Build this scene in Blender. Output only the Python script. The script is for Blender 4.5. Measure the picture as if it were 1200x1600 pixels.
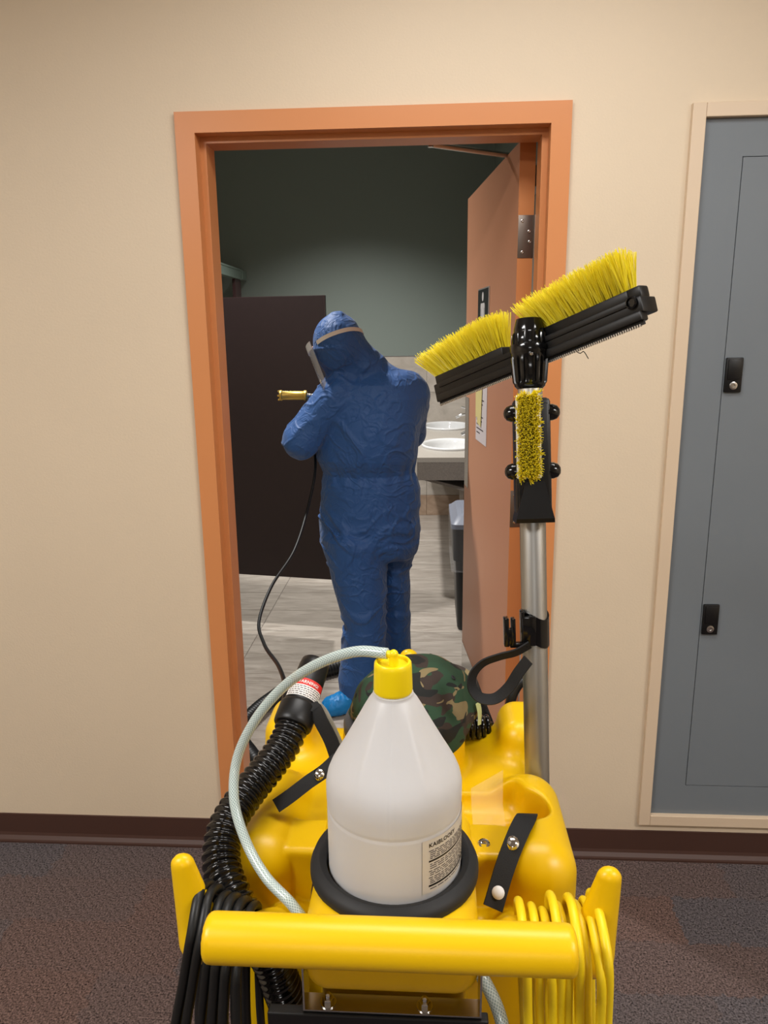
import bpy, bmesh, math, random
import numpy as np
from mathutils import Vector, Matrix

for o in list(bpy.data.objects):
    bpy.data.objects.remove(o, do_unlink=True)
SC = bpy.context.scene
COL = SC.collection
random.seed(7)
RNG = np.random.default_rng(7)

# ------------------------------------------------------------------ camera
CAM_POS = np.array([0.6590, -2.0893, 1.6130])
PITCH, YAW, ROLL, FPX = -0.2320, 0.0613, -0.0117, 1167.79
_f = np.array([-math.sin(YAW)*math.cos(PITCH), math.cos(YAW)*math.cos(PITCH), math.sin(PITCH)])
_r = np.cross(_f, [0, 0, 1]); _r /= np.linalg.norm(_r)
_u = np.cross(_r, _f)
_r2 = math.cos(ROLL)*_r + math.sin(ROLL)*_u
_u2 = -math.sin(ROLL)*_r + math.cos(ROLL)*_u
cam = bpy.data.cameras.new('camera')
cam.sensor_fit = 'HORIZONTAL'; cam.sensor_width = 36.0; cam.lens = FPX/1200*36.0
cam.clip_start = 0.02
cam_o = bpy.data.objects.new('camera', cam); COL.objects.link(cam_o)
cam_o.matrix_world = Matrix(((_r2[0], _u2[0], -_f[0], CAM_POS[0]), (_r2[1], _u2[1], -_f[1], CAM_POS[1]),
                             (_r2[2], _u2[2], -_f[2], CAM_POS[2]), (0, 0, 0, 1)))
SC.camera = cam_o

# ------------------------------------------------------------------ world, lights, exposure
w = bpy.data.worlds.new('world'); SC.world = w; w.use_nodes = True
w.node_tree.nodes['Background'].inputs[0].default_value = (0.9, 0.95, 1, 1)
w.node_tree.nodes['Background'].inputs[1].default_value = 0.02
SC.view_settings.view_transform = 'Standard'
SC.view_settings.look = 'None'
SC.view_settings.gamma = 1.0
SC.view_settings.use_curve_mapping = False
SC.view_settings.exposure = 0.0

def area(name, loc, sx, sy, power, col, rot=(0, 0, 0), spread=180):
    l = bpy.data.lights.new(name, 'AREA'); l.shape = 'RECTANGLE'; l.size = sx; l.size_y = sy
    l.energy = power; l.color = col; l.spread = math.radians(spread)
    o = bpy.data.objects.new(name, l); COL.objects.link(o); o.location = loc; o.rotation_euler = rot
    return o
def spot(name, loc, power, col, target, cone=110, blend=1.0, size=.08):
    l = bpy.data.lights.new(name, 'SPOT'); l.energy = power; l.color = col
    l.spot_size = math.radians(cone); l.spot_blend = blend; l.shadow_soft_size = size
    o = bpy.data.objects.new(name, l); COL.objects.link(o); o.location = loc
    o.rotation_euler = (Vector(target)-Vector(loc)).to_track_quat('-Z', 'Y').to_euler()
    return o
# corridor: a recessed troffer near the doorway, plus added fill lamps: two either side behind the camera, one down the lobby
area('corridor_troffer_light', (0.85, -0.92, 2.715), 1.15, 0.5, 21, (1.0, 0.975, 0.95))
area('corridor_fill_left', (-1.0, -2.3, 2.715), 1.15, 0.5, 60, (1.0, 0.975, 0.95))  # added fill, evens out the left of the wall
area('corridor_fill_right', (2.5, -2.3, 2.715), 1.15, 0.5, 50, (1.0, 0.975, 0.95))  # matching added fill for the right side
area('lobby_fill', (0.5, -6.6, 2.715), 1.15, 1.15, 80, (1.0, 0.975, 0.95))  # added frontal fill, lifts the lower wall from far behind
# restroom: recessed downlights
spot('restroom_downlight', (-0.55, 1.35, 3.27), 310, (1.0, 0.985, 0.965), (-0.35, 1.5, 0), 128, 1.0, .07)
spot('restroom_downlight_back', (0.0, 3.2, 3.27), 365, (1.0, 0.985, 0.965), (0.05, 3.3, 0), 118, 1.0, .07)

# ------------------------------------------------------------------ materials
def lin(c):
    return tuple((v/255/12.92 if v/255 <= .04045 else ((v/255+.055)/1.055)**2.4) for v in c)
def newmat(name):
    m = bpy.data.materials.new(name); m.use_nodes = True
    return m, m.node_tree.nodes, m.node_tree.links, m.node_tree.nodes['Principled BSDF']
def M(name, col, rough=.5, metal=0., bump=None, var=None, trans=0., alpha=1., sss=0., coat=0., spec=.5, ior=1.45, sheen=0.):
    m, N, L, B = newmat(name)
    c = lin(col)+(1,)
    B.inputs['Base Color'].default_value = c
    B.inputs['Roughness'].default_value = rough
    B.inputs['Metallic'].default_value = metal
    B.inputs['Transmission Weight'].default_value = trans
    B.inputs['Alpha'].default_value = alpha
    B.inputs['Specular IOR Level'].default_value = spec
    B.inputs['IOR'].default_value = ior
    B.inputs['Coat Weight'].default_value = coat
    B.inputs['Sheen Weight'].default_value = sheen
    if sss:
        B.inputs['Subsurface Weight'].default_value = sss
        B.inputs['Subsurface Radius'].default_value = (1, .9, .8)
        B.inputs['Subsurface Scale'].default_value = .01
    tc = N.new('ShaderNodeTexCoord')
    if var:
        n = N.new('ShaderNodeTexNoise'); n.inputs['Scale'].default_value = var[0]; n.inputs['Detail'].default_value = 4
        L.new(tc.outputs['Object'], n.inputs['Vector'])
        r = N.new('ShaderNodeMapRange'); r.inputs[1].default_value = .3; r.inputs[2].default_value = .7
        r.inputs[3].default_value = 1-var[1]; r.inputs[4].default_value = 1+var[1]
        L.new(n.outputs['Fac'], r.inputs[0])
        mx = N.new('ShaderNodeVectorMath'); mx.operation = 'SCALE'
        mx.inputs[0].default_value = c[:3]; L.new(r.outputs[0], mx.inputs['Scale'])
        L.new(mx.outputs[0], B.inputs['Base Color'])
    if bump:
        n = N.new('ShaderNodeTexNoise'); n.inputs['Scale'].default_value = bump[0]; n.inputs['Detail'].default_value = 3
        L.new(tc.outputs['Object'], n.inputs['Vector'])
        b = N.new('ShaderNodeBump'); b.inputs['Strength'].default_value = bump[1]; b.inputs['Distance'].default_value = bump[2] if len(bump) > 2 else .001
        L.new(n.outputs['Fac'], b.inputs['Height']); L.new(b.outputs[0], B.inputs['Normal'])
    return m

MAT = {}
MAT['wall'] = M('beige_paint', (216, 199, 174), .55, bump=(160, .35, .0012), var=(2.5, .015))
MAT['ceil'] = M('white_ceiling', (225, 222, 214), .9, bump=(90, .4, .002))
MAT['orange'] = M('orange_paint', (206, 136, 84), .38, bump=(220, .06, .0004))
MAT['trim'] = M('beige_gloss_paint', (213, 192, 166), .4, bump=(120, .1, .0005))
MAT['door'] = M('tan_orange_door', (200, 142, 108), .4, bump=(200, .06, .0004))
MAT['grey_panel'] = M('grey_enamel', (113, 120, 126), .5, bump=(260, .08, .0004), var=(3, .02))
MAT['base'] = M('brown_rubber_base', (72, 48, 40), .5, bump=(60, .08, .0006))
MAT['green'] = M('dark_green_paint', (124, 133, 126), .6, bump=(150, .2, .001))
MAT['stall'] = M('dark_brown_laminate', (38, 26, 26), .45, var=(30, .06))
MAT['stall_edge'] = M('dark_brown_edge', (70, 48, 48), .4)
MAT['alu'] = M('anodised_aluminium', (168, 167, 163), .42, 1.)
MAT['alu_bright'] = M('bright_aluminium', (214, 214, 212), .36, 1.)
MAT['rail'] = M('grey_green_rail', (120, 134, 124), .4, .3)
MAT['steel'] = M('stainless_steel', (190, 188, 184), .25, 1.)
MAT['kick'] = M('polished_kick_plate', (200, 198, 194), .12, 1., bump=(30, .02, .0005))
MAT['chrome'] = M('chrome', (225, 225, 225), .08, 1.)
MAT['hinge'] = M('dull_steel_hinge', (128, 118, 110), .42, .85)
MAT['yellow'] = M('yellow_rotomoulded_plastic', (232, 187, 0), .36, bump=(350, .09, .0005), var=(6, .025), sss=.06)
MAT['yellow_cap'] = M('yellow_cap_plastic', (250, 220, 10), .35, sss=.05)
MAT['yellow_cord'] = M('yellow_cord_rubber', (238, 205, 20), .42, bump=(200, .05, .0004))
MAT['bristle'] = M('yellow_bristle', (255, 245, 75), .4)
_nt = MAT['bristle'].node_tree; _tr = _nt.nodes.new('ShaderNodeBsdfTranslucent'); _tr.inputs[0].default_value = lin((255, 246, 90))+(1,)
_mx = _nt.nodes.new('ShaderNodeMixShader'); _mx.inputs[0].default_value = .5
_nt.links.new(_nt.nodes['Principled BSDF'].outputs[0], _mx.inputs[1]); _nt.links.new(_tr.outputs[0], _mx.inputs[2]); _nt.links.new(_mx.outputs[0], _nt.nodes['Material Output'].inputs[0])
MAT['black'] = M('black_plastic', (13, 13, 14), .4, bump=(300, .06, .0003))
MAT['black_gloss'] = M('black_gloss_hose', (14, 14, 15), .13, spec=.6)
MAT['black_rubber'] = M('black_rubber', (31, 32, 34), .6, bump=(250, .1, .0004))
MAT['grey_rubber'] = M('grey_rubber', (84, 86, 90), .6)
MAT['cable'] = M('black_cable', (17, 18, 18), .45, bump=(120, .1, .0006))
MAT['hdpe'] = M('white_bottle_plastic', (204, 203, 203), .42, sss=.35, bump=(200, .04, .0004))
MAT['label'] = M('bottle_label', (206, 200, 190), .45)
MAT['ink'] = M('label_ink', (24, 18, 20), .5)
MAT['ink_soft'] = M('label_fine_print', (74, 66, 66), .5)
MAT['white_label'] = M('white_label', (230, 226, 222), .5)
MAT['red_label'] = M('red_label', (206, 44, 38), .5)
MAT['paper'] = M('white_paper', (214, 206, 206), .7)
MAT['note'] = M('pale_yellow_note', (222, 208, 142), .7)
MAT['sign_black'] = M('black_sign', (20, 20, 22), .35)
MAT['sign_white'] = M('white_pictogram', (215, 212, 210), .5)
MAT['sign_edge'] = M('sign_silver_edge', (190, 184, 178), .3, .6)
MAT['porcelain'] = M('white_porcelain', (214, 214, 213), .12)
MAT['counter'] = M('light_speckled_counter', (168, 161, 151), .3, var=(180, .12))
MAT['apron'] = M('grey_speckled_laminate', (128, 120, 112), .4, var=(160, .14))
MAT['can'] = M('black_bin_plastic', (28, 29, 31), .4)
MAT['can_lid'] = M('grey_bin_lid', (120, 124, 136), .4)
MAT['bag'] = M('clear_bin_liner', (200, 200, 200), .2, alpha=.1)
MAT['brass'] = M('brass', (200, 166, 84), .42, .85)
MAT['gun_black'] = MAT['black']
MAT['strap_white'] = M('cream_elastic_strap', (228, 218, 204), .7)
MAT['white_plastic'] = M('white_plastic', (226, 226, 226), .3)
MAT['visor'] = M('clear_visor', (225, 225, 225), .1, alpha=.38)
MAT['skin'] = M('skin', (196, 148, 122), .5, sss=.1)
MAT['eye'] = M('eye_white', (230, 228, 224), .2)
MAT['iris'] = M('dark_iris', (40, 28, 20), .2)
MAT['lips'] = M('lips', (168, 104, 94), .5)
MAT['hair'] = M('dark_hair', (40, 30, 26), .6)
MAT['glove'] = M('blue_nitrile_glove', (52, 88, 150), .45)
MAT['shoe_cover'] = M('bright_blue_shoe_cover', (0, 118, 186), .45, bump=(60, .4, .004))
MAT['tape'] = M('clear_tape', (240, 220, 190), .12, alpha=.1)
MAT['tag'] = M('pale_green_tag', (206, 214, 150), .7)
MAT['velcro'] = M('black_webbing', (20, 20, 21), .75, bump=(700, .5, .0006))
MAT['silver_strip'] = M('silver_grey_strip', (168, 164, 150), .4, .5)
MAT['lamp'] = M('lamp_diffuser', (240, 240, 236), .6)
MAT['grout'] = M('grout', (126, 118, 110), .8)
MAT['tyre'] = M('grey_tyre', (70, 70, 72), .7)

def mat_stone(name, c1, c2, rough, scale=3.5, stretch=(1, 6, 6), rnd=.1):
    """stone-look porcelain: streaky veins along x, each tile a little different"""
    m, N, L, B = newmat(name)
    tc = N.new('ShaderNodeTexCoord'); oi = N.new('ShaderNodeObjectInfo')
    add = N.new('ShaderNodeVectorMath'); add.operation = 'ADD'
    sc = N.new('ShaderNodeVectorMath'); sc.operation = 'SCALE'; sc.inputs['Scale'].default_value = 17
    comb = N.new('ShaderNodeCombineXYZ')
    for i in range(3): L.new(oi.outputs['Random'], comb.inputs[i])
    L.new(comb.outputs[0], sc.inputs[0]); L.new(sc.outputs[0], add.inputs[1]); L.new(tc.outputs['Object'], add.inputs[0])
    mp = N.new('ShaderNodeMapping'); mp.inputs['Scale'].default_value = stretch; L.new(add.outputs[0], mp.inputs['Vector'])
    n = N.new('ShaderNodeTexNoise'); n.inputs['Scale'].default_value = scale; n.inputs['Detail'].default_value = 9
    n.inputs['Roughness'].default_value = .62; n.inputs['Distortion'].default_value = .8
    L.new(mp.outputs[0], n.inputs['Vector'])
    cr = N.new('ShaderNodeValToRGB'); cr.color_ramp.elements[0].position = .3; cr.color_ramp.elements[1].position = .7
    cr.color_ramp.elements[0].color = lin(c1)+(1,); cr.color_ramp.elements[1].color = lin(c2)+(1,)
    L.new(n.outputs['Fac'], cr.inputs[0])
    mr = N.new('ShaderNodeMapRange'); mr.inputs[3].default_value = 1-rnd; mr.inputs[4].default_value = 1+rnd
    L.new(oi.outputs['Random'], mr.inputs[0])
    mul = N.new('ShaderNodeVectorMath'); mul.operation = 'SCALE'; L.new(cr.outputs[0], mul.inputs[0]); L.new(mr.outputs[0], mul.inputs['Scale'])
    L.new(mul.outputs[0], B.inputs['Base Color'])
    B.inputs['Roughness'].default_value = rough
    b = N.new('ShaderNodeBump'); b.inputs['Strength'].default_value = .15; b.inputs['Distance'].default_value = .001
    L.new(n.outputs['Fac'], b.inputs['Height']); L.new(b.outputs[0], B.inputs['Normal'])
    return m
MAT['floor_tile'] = mat_stone('grey_plank_tile', (138, 128, 117), (184, 175, 164), .3, 3.0, (1.6, 9, 6), .09)
MAT['wall_tile'] = mat_stone('beige_stone_tile', (168, 158, 146), (204, 195, 183), .3, 2.2, (2, 2, 3.2), .05)
MAT['wall_tile_brown'] = mat_stone('brown_stone_tile', (150, 124, 102), (184, 160, 138), .3, 2.6, (2, 2, 5), .06)

def mat_carpet():
    m, N, L, B = newmat('brown_loop_carpet')
    tc = N.new('ShaderNodeTexCoord')
    # woven blocks: brick grid of patches, warm against grey brown
    br = N.new('ShaderNodeTexBrick'); br.offset = .37; br.inputs['Scale'].default_value = 1
    br.inputs['Brick Width'].default_value = .52; br.inputs['Row Height'].default_value = .17
    br.inputs['Mortar Size'].default_value = 0.0; br.inputs['Bias'].default_value = 0
    br.inputs['Color1'].default_value = (0, 0, 0, 1); br.inputs['Color2'].default_value = (1, 1, 1, 1)
    nd = N.new('ShaderNodeTexNoise'); nd.inputs['Scale'].default_value = 40; nd.inputs['Detail'].default_value = 2
    L.new(tc.outputs['Object'], nd.inputs['Vector'])
    wob = N.new('ShaderNodeMix'); wob.data_type = 'RGBA'; wob.blend_type = 'LINEAR_LIGHT'; wob.inputs[0].default_value = .03
    L.new(tc.outputs['Object'], wob.inputs[6]); L.new(nd.outputs['Color'], wob.inputs[7]); L.new(wob.outputs[2], br.inputs['Vector'])
    cr = N.new('ShaderNodeValToRGB'); cr.color_ramp.interpolation = 'LINEAR'
    e = cr.color_ramp.elements
    e[0].position = 0.0; e[0].color = lin((92, 87, 90))+(1,)
    e[1].position = 1.0; e[1].color = lin((106, 86, 80))+(1,)
    e2 = e.new(.5); e2.color = lin((95, 86, 86))+(1,)
    L.new(br.outputs['Color'], cr.inputs[0])
    n = N.new('ShaderNodeTexNoise'); n.inputs['Scale'].default_value = 210; n.inputs['Detail'].default_value = 2
    L.new(tc.outputs['Object'], n.inputs['Vector'])
    wv = N.new('ShaderNodeTexWave'); wv.wave_type = 'BANDS'; wv.bands_direction = 'DIAGONAL'; wv.inputs['Scale'].default_value = 20
    wv.inputs['Distortion'].default_value = 5; wv.inputs['Detail Scale'].default_value = 4
    L.new(tc.outputs['Object'], wv.inputs['Vector'])
    ad = N.new('ShaderNodeMath'); ad.operation = 'MULTIPLY_ADD'; ad.inputs[1].default_value = .05; L.new(wv.outputs['Fac'], ad.inputs[0]); L.new(n.outputs['Fac'], ad.inputs[2])
    mr = N.new('ShaderNodeMapRange'); mr.inputs[1].default_value = .36; mr.inputs[2].default_value = .74
    mr.inputs[3].default_value = .35; mr.inputs[4].default_value = 1.7; mr.clamp = False
    L.new(ad.outputs[0], mr.inputs[0])
    mul = N.new('ShaderNodeVectorMath'); mul.operation = 'SCALE'; L.new(cr.outputs[0], mul.inputs[0]); L.new(mr.outputs[0], mul.inputs['Scale'])
    L.new(mul.outputs[0], B.inputs['Base Color']); B.inputs['Roughness'].default_value = .95
    B.inputs['Specular IOR Level'].default_value = .15
    b = N.new('ShaderNodeBump'); b.inputs['Strength'].default_value = .9; b.inputs['Distance'].default_value = .004
    L.new(ad.outputs[0], b.inputs['Height']); L.new(b.outputs[0], B.inputs['Normal'])
    return m
MAT['carpet'] = mat_carpet()

def mat_camo():
    m, N, L, B = newmat('woodland_camouflage_cloth')
    tc = N.new('ShaderNodeTexCoord')
    base = lin((36, 66, 44))+(1,)
    prev = None
    for i, (col, sc, th, off) in enumerate([((52, 40, 34), 17, .55, 3.1), ((128, 112, 78), 21, .61, 8.4), ((20, 22, 20), 19, .62, 14.2)]):
        mp = N.new('ShaderNodeMapping'); mp.inputs['Location'].default_value = (off, off*1.7, off*.6); mp.inputs['Scale'].default_value = (1, 1.0, 1.9)
        mp.inputs['Rotation'].default_value = (.3, .5, .4+i)
        L.new(tc.outputs['Object'], mp.inputs['Vector'])
        n = N.new('ShaderNodeTexNoise'); n.inputs['Scale'].default_value = sc; n.inputs['Detail'].default_value = 1.5; n.inputs['Distortion'].default_value = .6
        L.new(mp.outputs[0], n.inputs['Vector'])
        gt = N.new('ShaderNodeMath'); gt.operation = 'GREATER_THAN'; gt.inputs[1].default_value = th; L.new(n.outputs['Fac'], gt.inputs[0])
        mx = N.new('ShaderNodeMix'); mx.data_type = 'RGBA'
        L.new(gt.outputs[0], mx.inputs[0])
        if prev is None: mx.inputs[6].default_value = base
        else: L.new(prev, mx.inputs[6])
        mx.inputs[7].default_value = lin(col)+(1,)
        prev = mx.outputs[2]
    L.new(prev, B.inputs['Base Color']); B.inputs['Roughness'].default_value = .85
    n = N.new('ShaderNodeTexNoise'); n.inputs['Scale'].default_value = 900; L.new(tc.outputs['Object'], n.inputs['Vector'])
    b = N.new('ShaderNodeBump'); b.inputs['Strength'].default_value = .3; b.inputs['Distance'].default_value = .0005
    L.new(n.outputs['Fac'], b.inputs['Height']); L.new(b.outputs[0], B.inputs['Normal'])
    return m
MAT['camo'] = mat_camo()
def mat_coverall():
    m, N, L, B = newmat('blue_nonwoven_coverall')
    B.inputs['Base Color'].default_value = lin((30, 80, 142))+(1,); B.inputs['Roughness'].default_value = .6; B.inputs['Sheen Weight'].default_value = .15
    tc = N.new('ShaderNodeTexCoord'); prev = None
    for sc, wdt, dist, st in ((7, .06, .008, .38), (17, .09, .004, .3), (60, .5, .0015, .25)):
        n = N.new('ShaderNodeTexNoise'); n.inputs['Scale'].default_value = sc; n.inputs['Detail'].default_value = 1.5; n.inputs['Distortion'].default_value = 1.2
        L.new(tc.outputs['Object'], n.inputs['Vector'])
        a = N.new('ShaderNodeMath'); a.operation = 'SUBTRACT'; a.inputs[1].default_value = .5; L.new(n.outputs['Fac'], a.inputs[0])
        a2 = N.new('ShaderNodeMath'); a2.operation = 'ABSOLUTE'; L.new(a.outputs[0], a2.inputs[0])
        mr = N.new('ShaderNodeMapRange'); mr.interpolation_type = 'SMOOTHSTEP'; mr.inputs[2].default_value = wdt; mr.inputs[3].default_value = 1; mr.inputs[4].default_value = 0; L.new(a2.outputs[0], mr.inputs[0])
        b = N.new('ShaderNodeBump'); b.inputs['Strength'].default_value = st; b.inputs['Distance'].default_value = dist
        L.new(mr.outputs[0], b.inputs['Height'])
        if prev: L.new(prev, b.inputs['Normal'])
        prev = b.outputs[0]
    L.new(prev, B.inputs['Normal'])
    return m
MAT['coverall'] = mat_coverall()

def mat_braid():
    """clear PVC hose with a white braid: diamond net from the tube's own UVs (u along, v around, in radians)"""
    m, N, L, B = newmat('clear_braided_hose')
    uv = N.new('ShaderNodeUVMap'); sep = N.new('ShaderNodeSeparateXYZ'); L.new(uv.outputs[0], sep.inputs[0])
    outs = []
    for s in (1, -1):
        mu = N.new('ShaderNodeMath'); mu.operation = 'MULTIPLY'; mu.inputs[1].default_value = 1500; L.new(sep.outputs[0], mu.inputs[0])
        mv = N.new('ShaderNodeMath'); mv.operation = 'MULTIPLY_ADD'; mv.inputs[1].default_value = s*12; L.new(sep.outputs[1], mv.inputs[0]); L.new(mu.outputs[0], mv.inputs[2])
        sn = N.new('ShaderNodeMath'); sn.operation = 'SINE'; L.new(mv.outputs[0], sn.inputs[0]); outs.append(sn)
    mxn = N.new('ShaderNodeMath'); mxn.operation = 'MAXIMUM'; L.new(outs[0].outputs[0], mxn.inputs[0]); L.new(outs[1].outputs[0], mxn.inputs[1])
    mr = N.new('ShaderNodeMapRange'); mr.inputs[1].default_value = .3; mr.inputs[2].default_value = .95; L.new(mxn.outputs[0], mr.inputs[0])
    mx = N.new('ShaderNodeMix'); mx.data_type = 'RGBA'; L.new(mr.outputs[0], mx.inputs[0])
    mx.inputs[6].default_value = lin((170, 192, 190))+(1,); mx.inputs[7].default_value = lin((214, 226, 222))+(1,)
    L.new(mx.outputs[2], B.inputs['Base Color'])
    al = N.new('ShaderNodeMapRange'); al.inputs[3].default_value = .72; al.inputs[4].default_value = .97; L.new(mr.outputs[0], al.inputs[0])
    L.new(al.outputs[0], B.inputs['Alpha'])
    B.inputs['Roughness'].default_value = .18; B.inputs['Coat Weight'].default_value = .4
    return m
MAT['braid'] = mat_braid()

# ------------------------------------------------------------------ object helpers
def thing(name, label, cat, loc, group=None):
    o = bpy.data.objects.new(name, None); COL.objects.link(o); o.location = loc
    o.empty_display_size = .05
    o['label'] = label; o['category'] = cat
    if group: o['group'] = group
    return o
def tag(o, label, cat, group=None):
    o['label'] = label; o['category'] = cat
    if group: o['group'] = group
    return o
def structure(o):
    o['kind'] = 'structure'; return o
def wloc(o):
    p = Vector(o.location)
    while o.parent: o = o.parent; p += o.location
    return p

class MB:
    """collects geometry in world coordinates; build() links it as one mesh object"""
    def __init__(s): s.v = []; s.f = []; s.uv = None; s.n = None
    def add(s, V, F):
        b = len(s.v); s.v.extend([tuple(map(float, q)) for q in V]); s.f.extend([tuple(b+i for i in f) for f in F]); return s
    def bm(s, bm):
        bm.verts.index_update()
        s.add([v.co for v in bm.verts], [[v.index for v in f.verts] for f in bm.faces]); bm.free(); return s
    def box(s, c, size, bevel=0., rot=None, seg=2):
        bm = bmesh.new(); bmesh.ops.create_cube(bm, size=1)
        for v in bm.verts: v.co = Vector((v.co.x*size[0], v.co.y*size[1], v.co.z*size[2]))
        if bevel: bmesh.ops.bevel(bm, geom=list(bm.edges), offset=bevel, segments=seg, profile=.5, affect='EDGES')
        mt = Matrix.Translation(Vector(c))
        if rot is not None: mt = mt @ rot.to_4x4()
        bm.transform(mt); return s.bm(bm)
    def bb(s, x0, x1, y0, y1, z0, z1, bevel=0., seg=2):
        return s.box(((x0+x1)/2, (y0+y1)/2, (z0+z1)/2), (x1-x0, y1-y0, z1-z0), bevel, None, seg)
    def lathe(s, prof, p, axis=(0, 0, 1), seg=32, rmod=None, close=True):
        """prof: list of (r, h) along axis from point p"""
        a = Vector(axis).normalized(); t = Vector((1, 0, 0)) if abs(a.x) < .9 else Vector((0, 1, 0))
        e1 = (t-a*t.dot(a)).normalized(); e2 = a.cross(e1); p = Vector(p)
        V = []; F = []
        for i, (r, h) in enumerate(prof):
            for k in range(seg):
                th = 2*math.pi*k/seg; rr = r*(rmod(th, h) if rmod else 1)
                V.append(p+a*h+(e1*math.cos(th)+e2*math.sin(th))*rr)
        for i in range(len(prof)-1):
            for k in range(seg):
                k2 = (k+1) % seg
                F.append((i*seg+k, i*seg+k2, (i+1)*seg+k2, (i+1)*seg+k))
        if close:
            if prof[0][0] > 1e-6: F.append(tuple(range(seg))[::-1])
            if prof[-1][0] > 1e-6: F.append(tuple((len(prof)-1)*seg+k for k in range(seg)))
        return s.add(V, F)
    def cyl(s, p0, p1, r0, r1=None, seg=20, bevel=0.):
        r1 = r0 if r1 is None else r1
        p0 = Vector(p0); p1 = Vector(p1); h = (p1-p0).length
        if bevel: pr = [(0, 0), (r0-bevel, 0), (r0-bevel*.3, bevel*.3), (r0, bevel), (r1, h-bevel), (r1-bevel*.3, h-bevel*.3), (r1-bevel, h), (0, h)]
        else: pr = [(r0, 0), (r1, h)]
        return s.lathe(pr, p0, p1-p0, seg)
    def sphere(s, c, r, seg=16, scale=(1, 1, 1)):
        n = max(6, seg//2); V = []; F = []
        for i in range(n+1):
            ph = math.pi*i/n
            for k in range(seg):
                th = 2*math.pi*k/seg
                V.append((c[0]+r*scale[0]*math.sin(ph)*math.cos(th), c[1]+r*scale[1]*math.sin(ph)*math.sin(th), c[2]+r*scale[2]*math.cos(ph)))
        for i in range(n):
            for k in range(seg):
                k2 = (k+1) % seg; F.append((i*seg+k, (i+1)*seg+k, (i+1)*seg+k2, i*seg+k2))
        return s.add(V, F)
    def tube(s, pts, r, seg=12, step=.006, rfun=None, cap=True, closed=False):
        P = spline(pts, step, closed); n = len(P)
        T = np.gradient(P, axis=0) if not closed else (np.roll(P, -1, 0)-np.roll(P, 1, 0))
        T /= np.linalg.norm(T, axis=1)[:, None]
        nrm = np.cross(T[0], [.13, .27, .95]); nrm /= np.linalg.norm(nrm)
        base = len(s.v); uvv = []; d = 0.
        V = []; F = []
        for i in range(n):
            nrm = nrm-T[i]*np.dot(nrm, T[i]); nrm /= np.linalg.norm(nrm); b = np.cross(T[i], nrm)
            if i: d += np.linalg.norm(P[i]-P[i-1])
            rr = rfun(d) if rfun else r
            for k in range(seg):
                th = 2*math.pi*k/seg
                V.append(P[i]+(nrm*math.cos(th)+b*math.sin(th))*rr); uvv.append((d, th))
        m = n if closed else n-1
        for i in range(m):
            j = (i+1) % n
            for k in range(seg):
                k2 = (k+1) % seg; F.append((i*seg+k, i*seg+k2, j*seg+k2, j*seg+k))
        if cap and not closed:
            F.append(tuple(range(seg))[::-1]); F.append(tuple((n-1)*seg+k for k in range(seg)))
        s.uv = (s.uv or {}); s.uv.update({base+i: q for i, q in enumerate(uvv)})
        return s.add(V, F)
    def ribbon(s, pts, width, thick, side, step=.006, taper=None):
        """strap along pts; side = direction of its width (vector, or one vector per control point)"""
        P = spline(pts, step); n = len(P)
        sd = np.array(side, float)
        if sd.ndim == 1: S = np.tile(sd, (n, 1))
        else: S = np.stack([np.interp(np.linspace(0, 1, n), np.linspace(0, 1, len(sd)), sd[:, i]) for i in range(3)], 1)
        T = np.gradient(P, axis=0); T /= np.linalg.norm(T, axis=1)[:, None]
        V = []; F = []
        for i in range(n):
            q = S[i]-T[i]*np.dot(S[i], T[i]); q /= np.linalg.norm(q); nn = np.cross(T[i], q)
            wd = width*(taper(i/(n-1)) if taper else 1)
            for a, b in ((-1, -1), (1, -1), (1, 1), (-1, 1)):
                V.append(P[i]+q*a*wd/2+nn*b*thick/2)
        for i in range(n-1):
            for k in range(4):
                k2 = (k+1) % 4; F.append((i*4+k, i*4+k2, (i+1)*4+k2, (i+1)*4+k))
        F.append((3, 2, 1, 0)); F.append(tuple((n-1)*4+k for k in range(4)))
        return s.add(V, F)
    def prism(s, poly, p0, ex, ey, ez):
        """extrude a polygon (list of 2D points in ex/ey) along ez"""
        p0 = Vector(p0); ex = Vector(ex); ey = Vector(ey); ez = Vector(ez); n = len(poly)
        V = [p0+ex*a+ey*b for a, b in poly]+[p0+ex*a+ey*b+ez for a, b in poly]
        F = [tuple(range(n))[::-1], tuple(range(n, 2*n))]+[(i, (i+1) % n, n+(i+1) % n, n+i) for i in range(n)]
        return s.add(V, F)
    def build(s, name, mat, parent=None, smooth=30, origin=None):
        V = np.array(s.v); lo = V.min(0); hi = V.max(0)
        o3 = np.array([(lo[0]+hi[0])/2, (lo[1]+hi[1])/2, lo[2]]) if origin is None else np.array(origin, float)
        me = bpy.data.meshes.new(name); me.from_pydata((V-o3).tolist(), [], s.f)
        me.materials.append(MAT[mat] if isinstance(mat, str) else mat)
        if s.uv:
            ul = me.uv_layers.new(name='UVMap'); ul2 = ul.data
            vi = np.zeros(len(me.loops), int); me.loops.foreach_get('vertex_index', vi)
            arr = np.array([s.uv.get(int(i), (0, 0)) for i in vi], float)
            # close the seam around the tube
            st = np.zeros(len(me.polygons), int); me.polygons.foreach_get('loop_start', st)
            tt = np.zeros(len(me.polygons), int); me.polygons.foreach_get('loop_total', tt)
            for a, t in zip(st, tt):
                if t == 4:
                    q = arr[a:a+4, 1]
                    if q.max()-q.min() > math.pi: arr[a:a+4, 1] = np.where(q < math.pi, q+2*math.pi, q)
            ul2.foreach_set('uv', arr.ravel())
        if smooth:
            me.polygons.foreach_set('use_smooth', [True]*len(me.polygons))
            me.set_sharp_from_angle(angle=math.radians(smooth))
        me.update()
        if s.n is not None: me.normals_split_custom_set_from_vertices(s.n)
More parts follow.
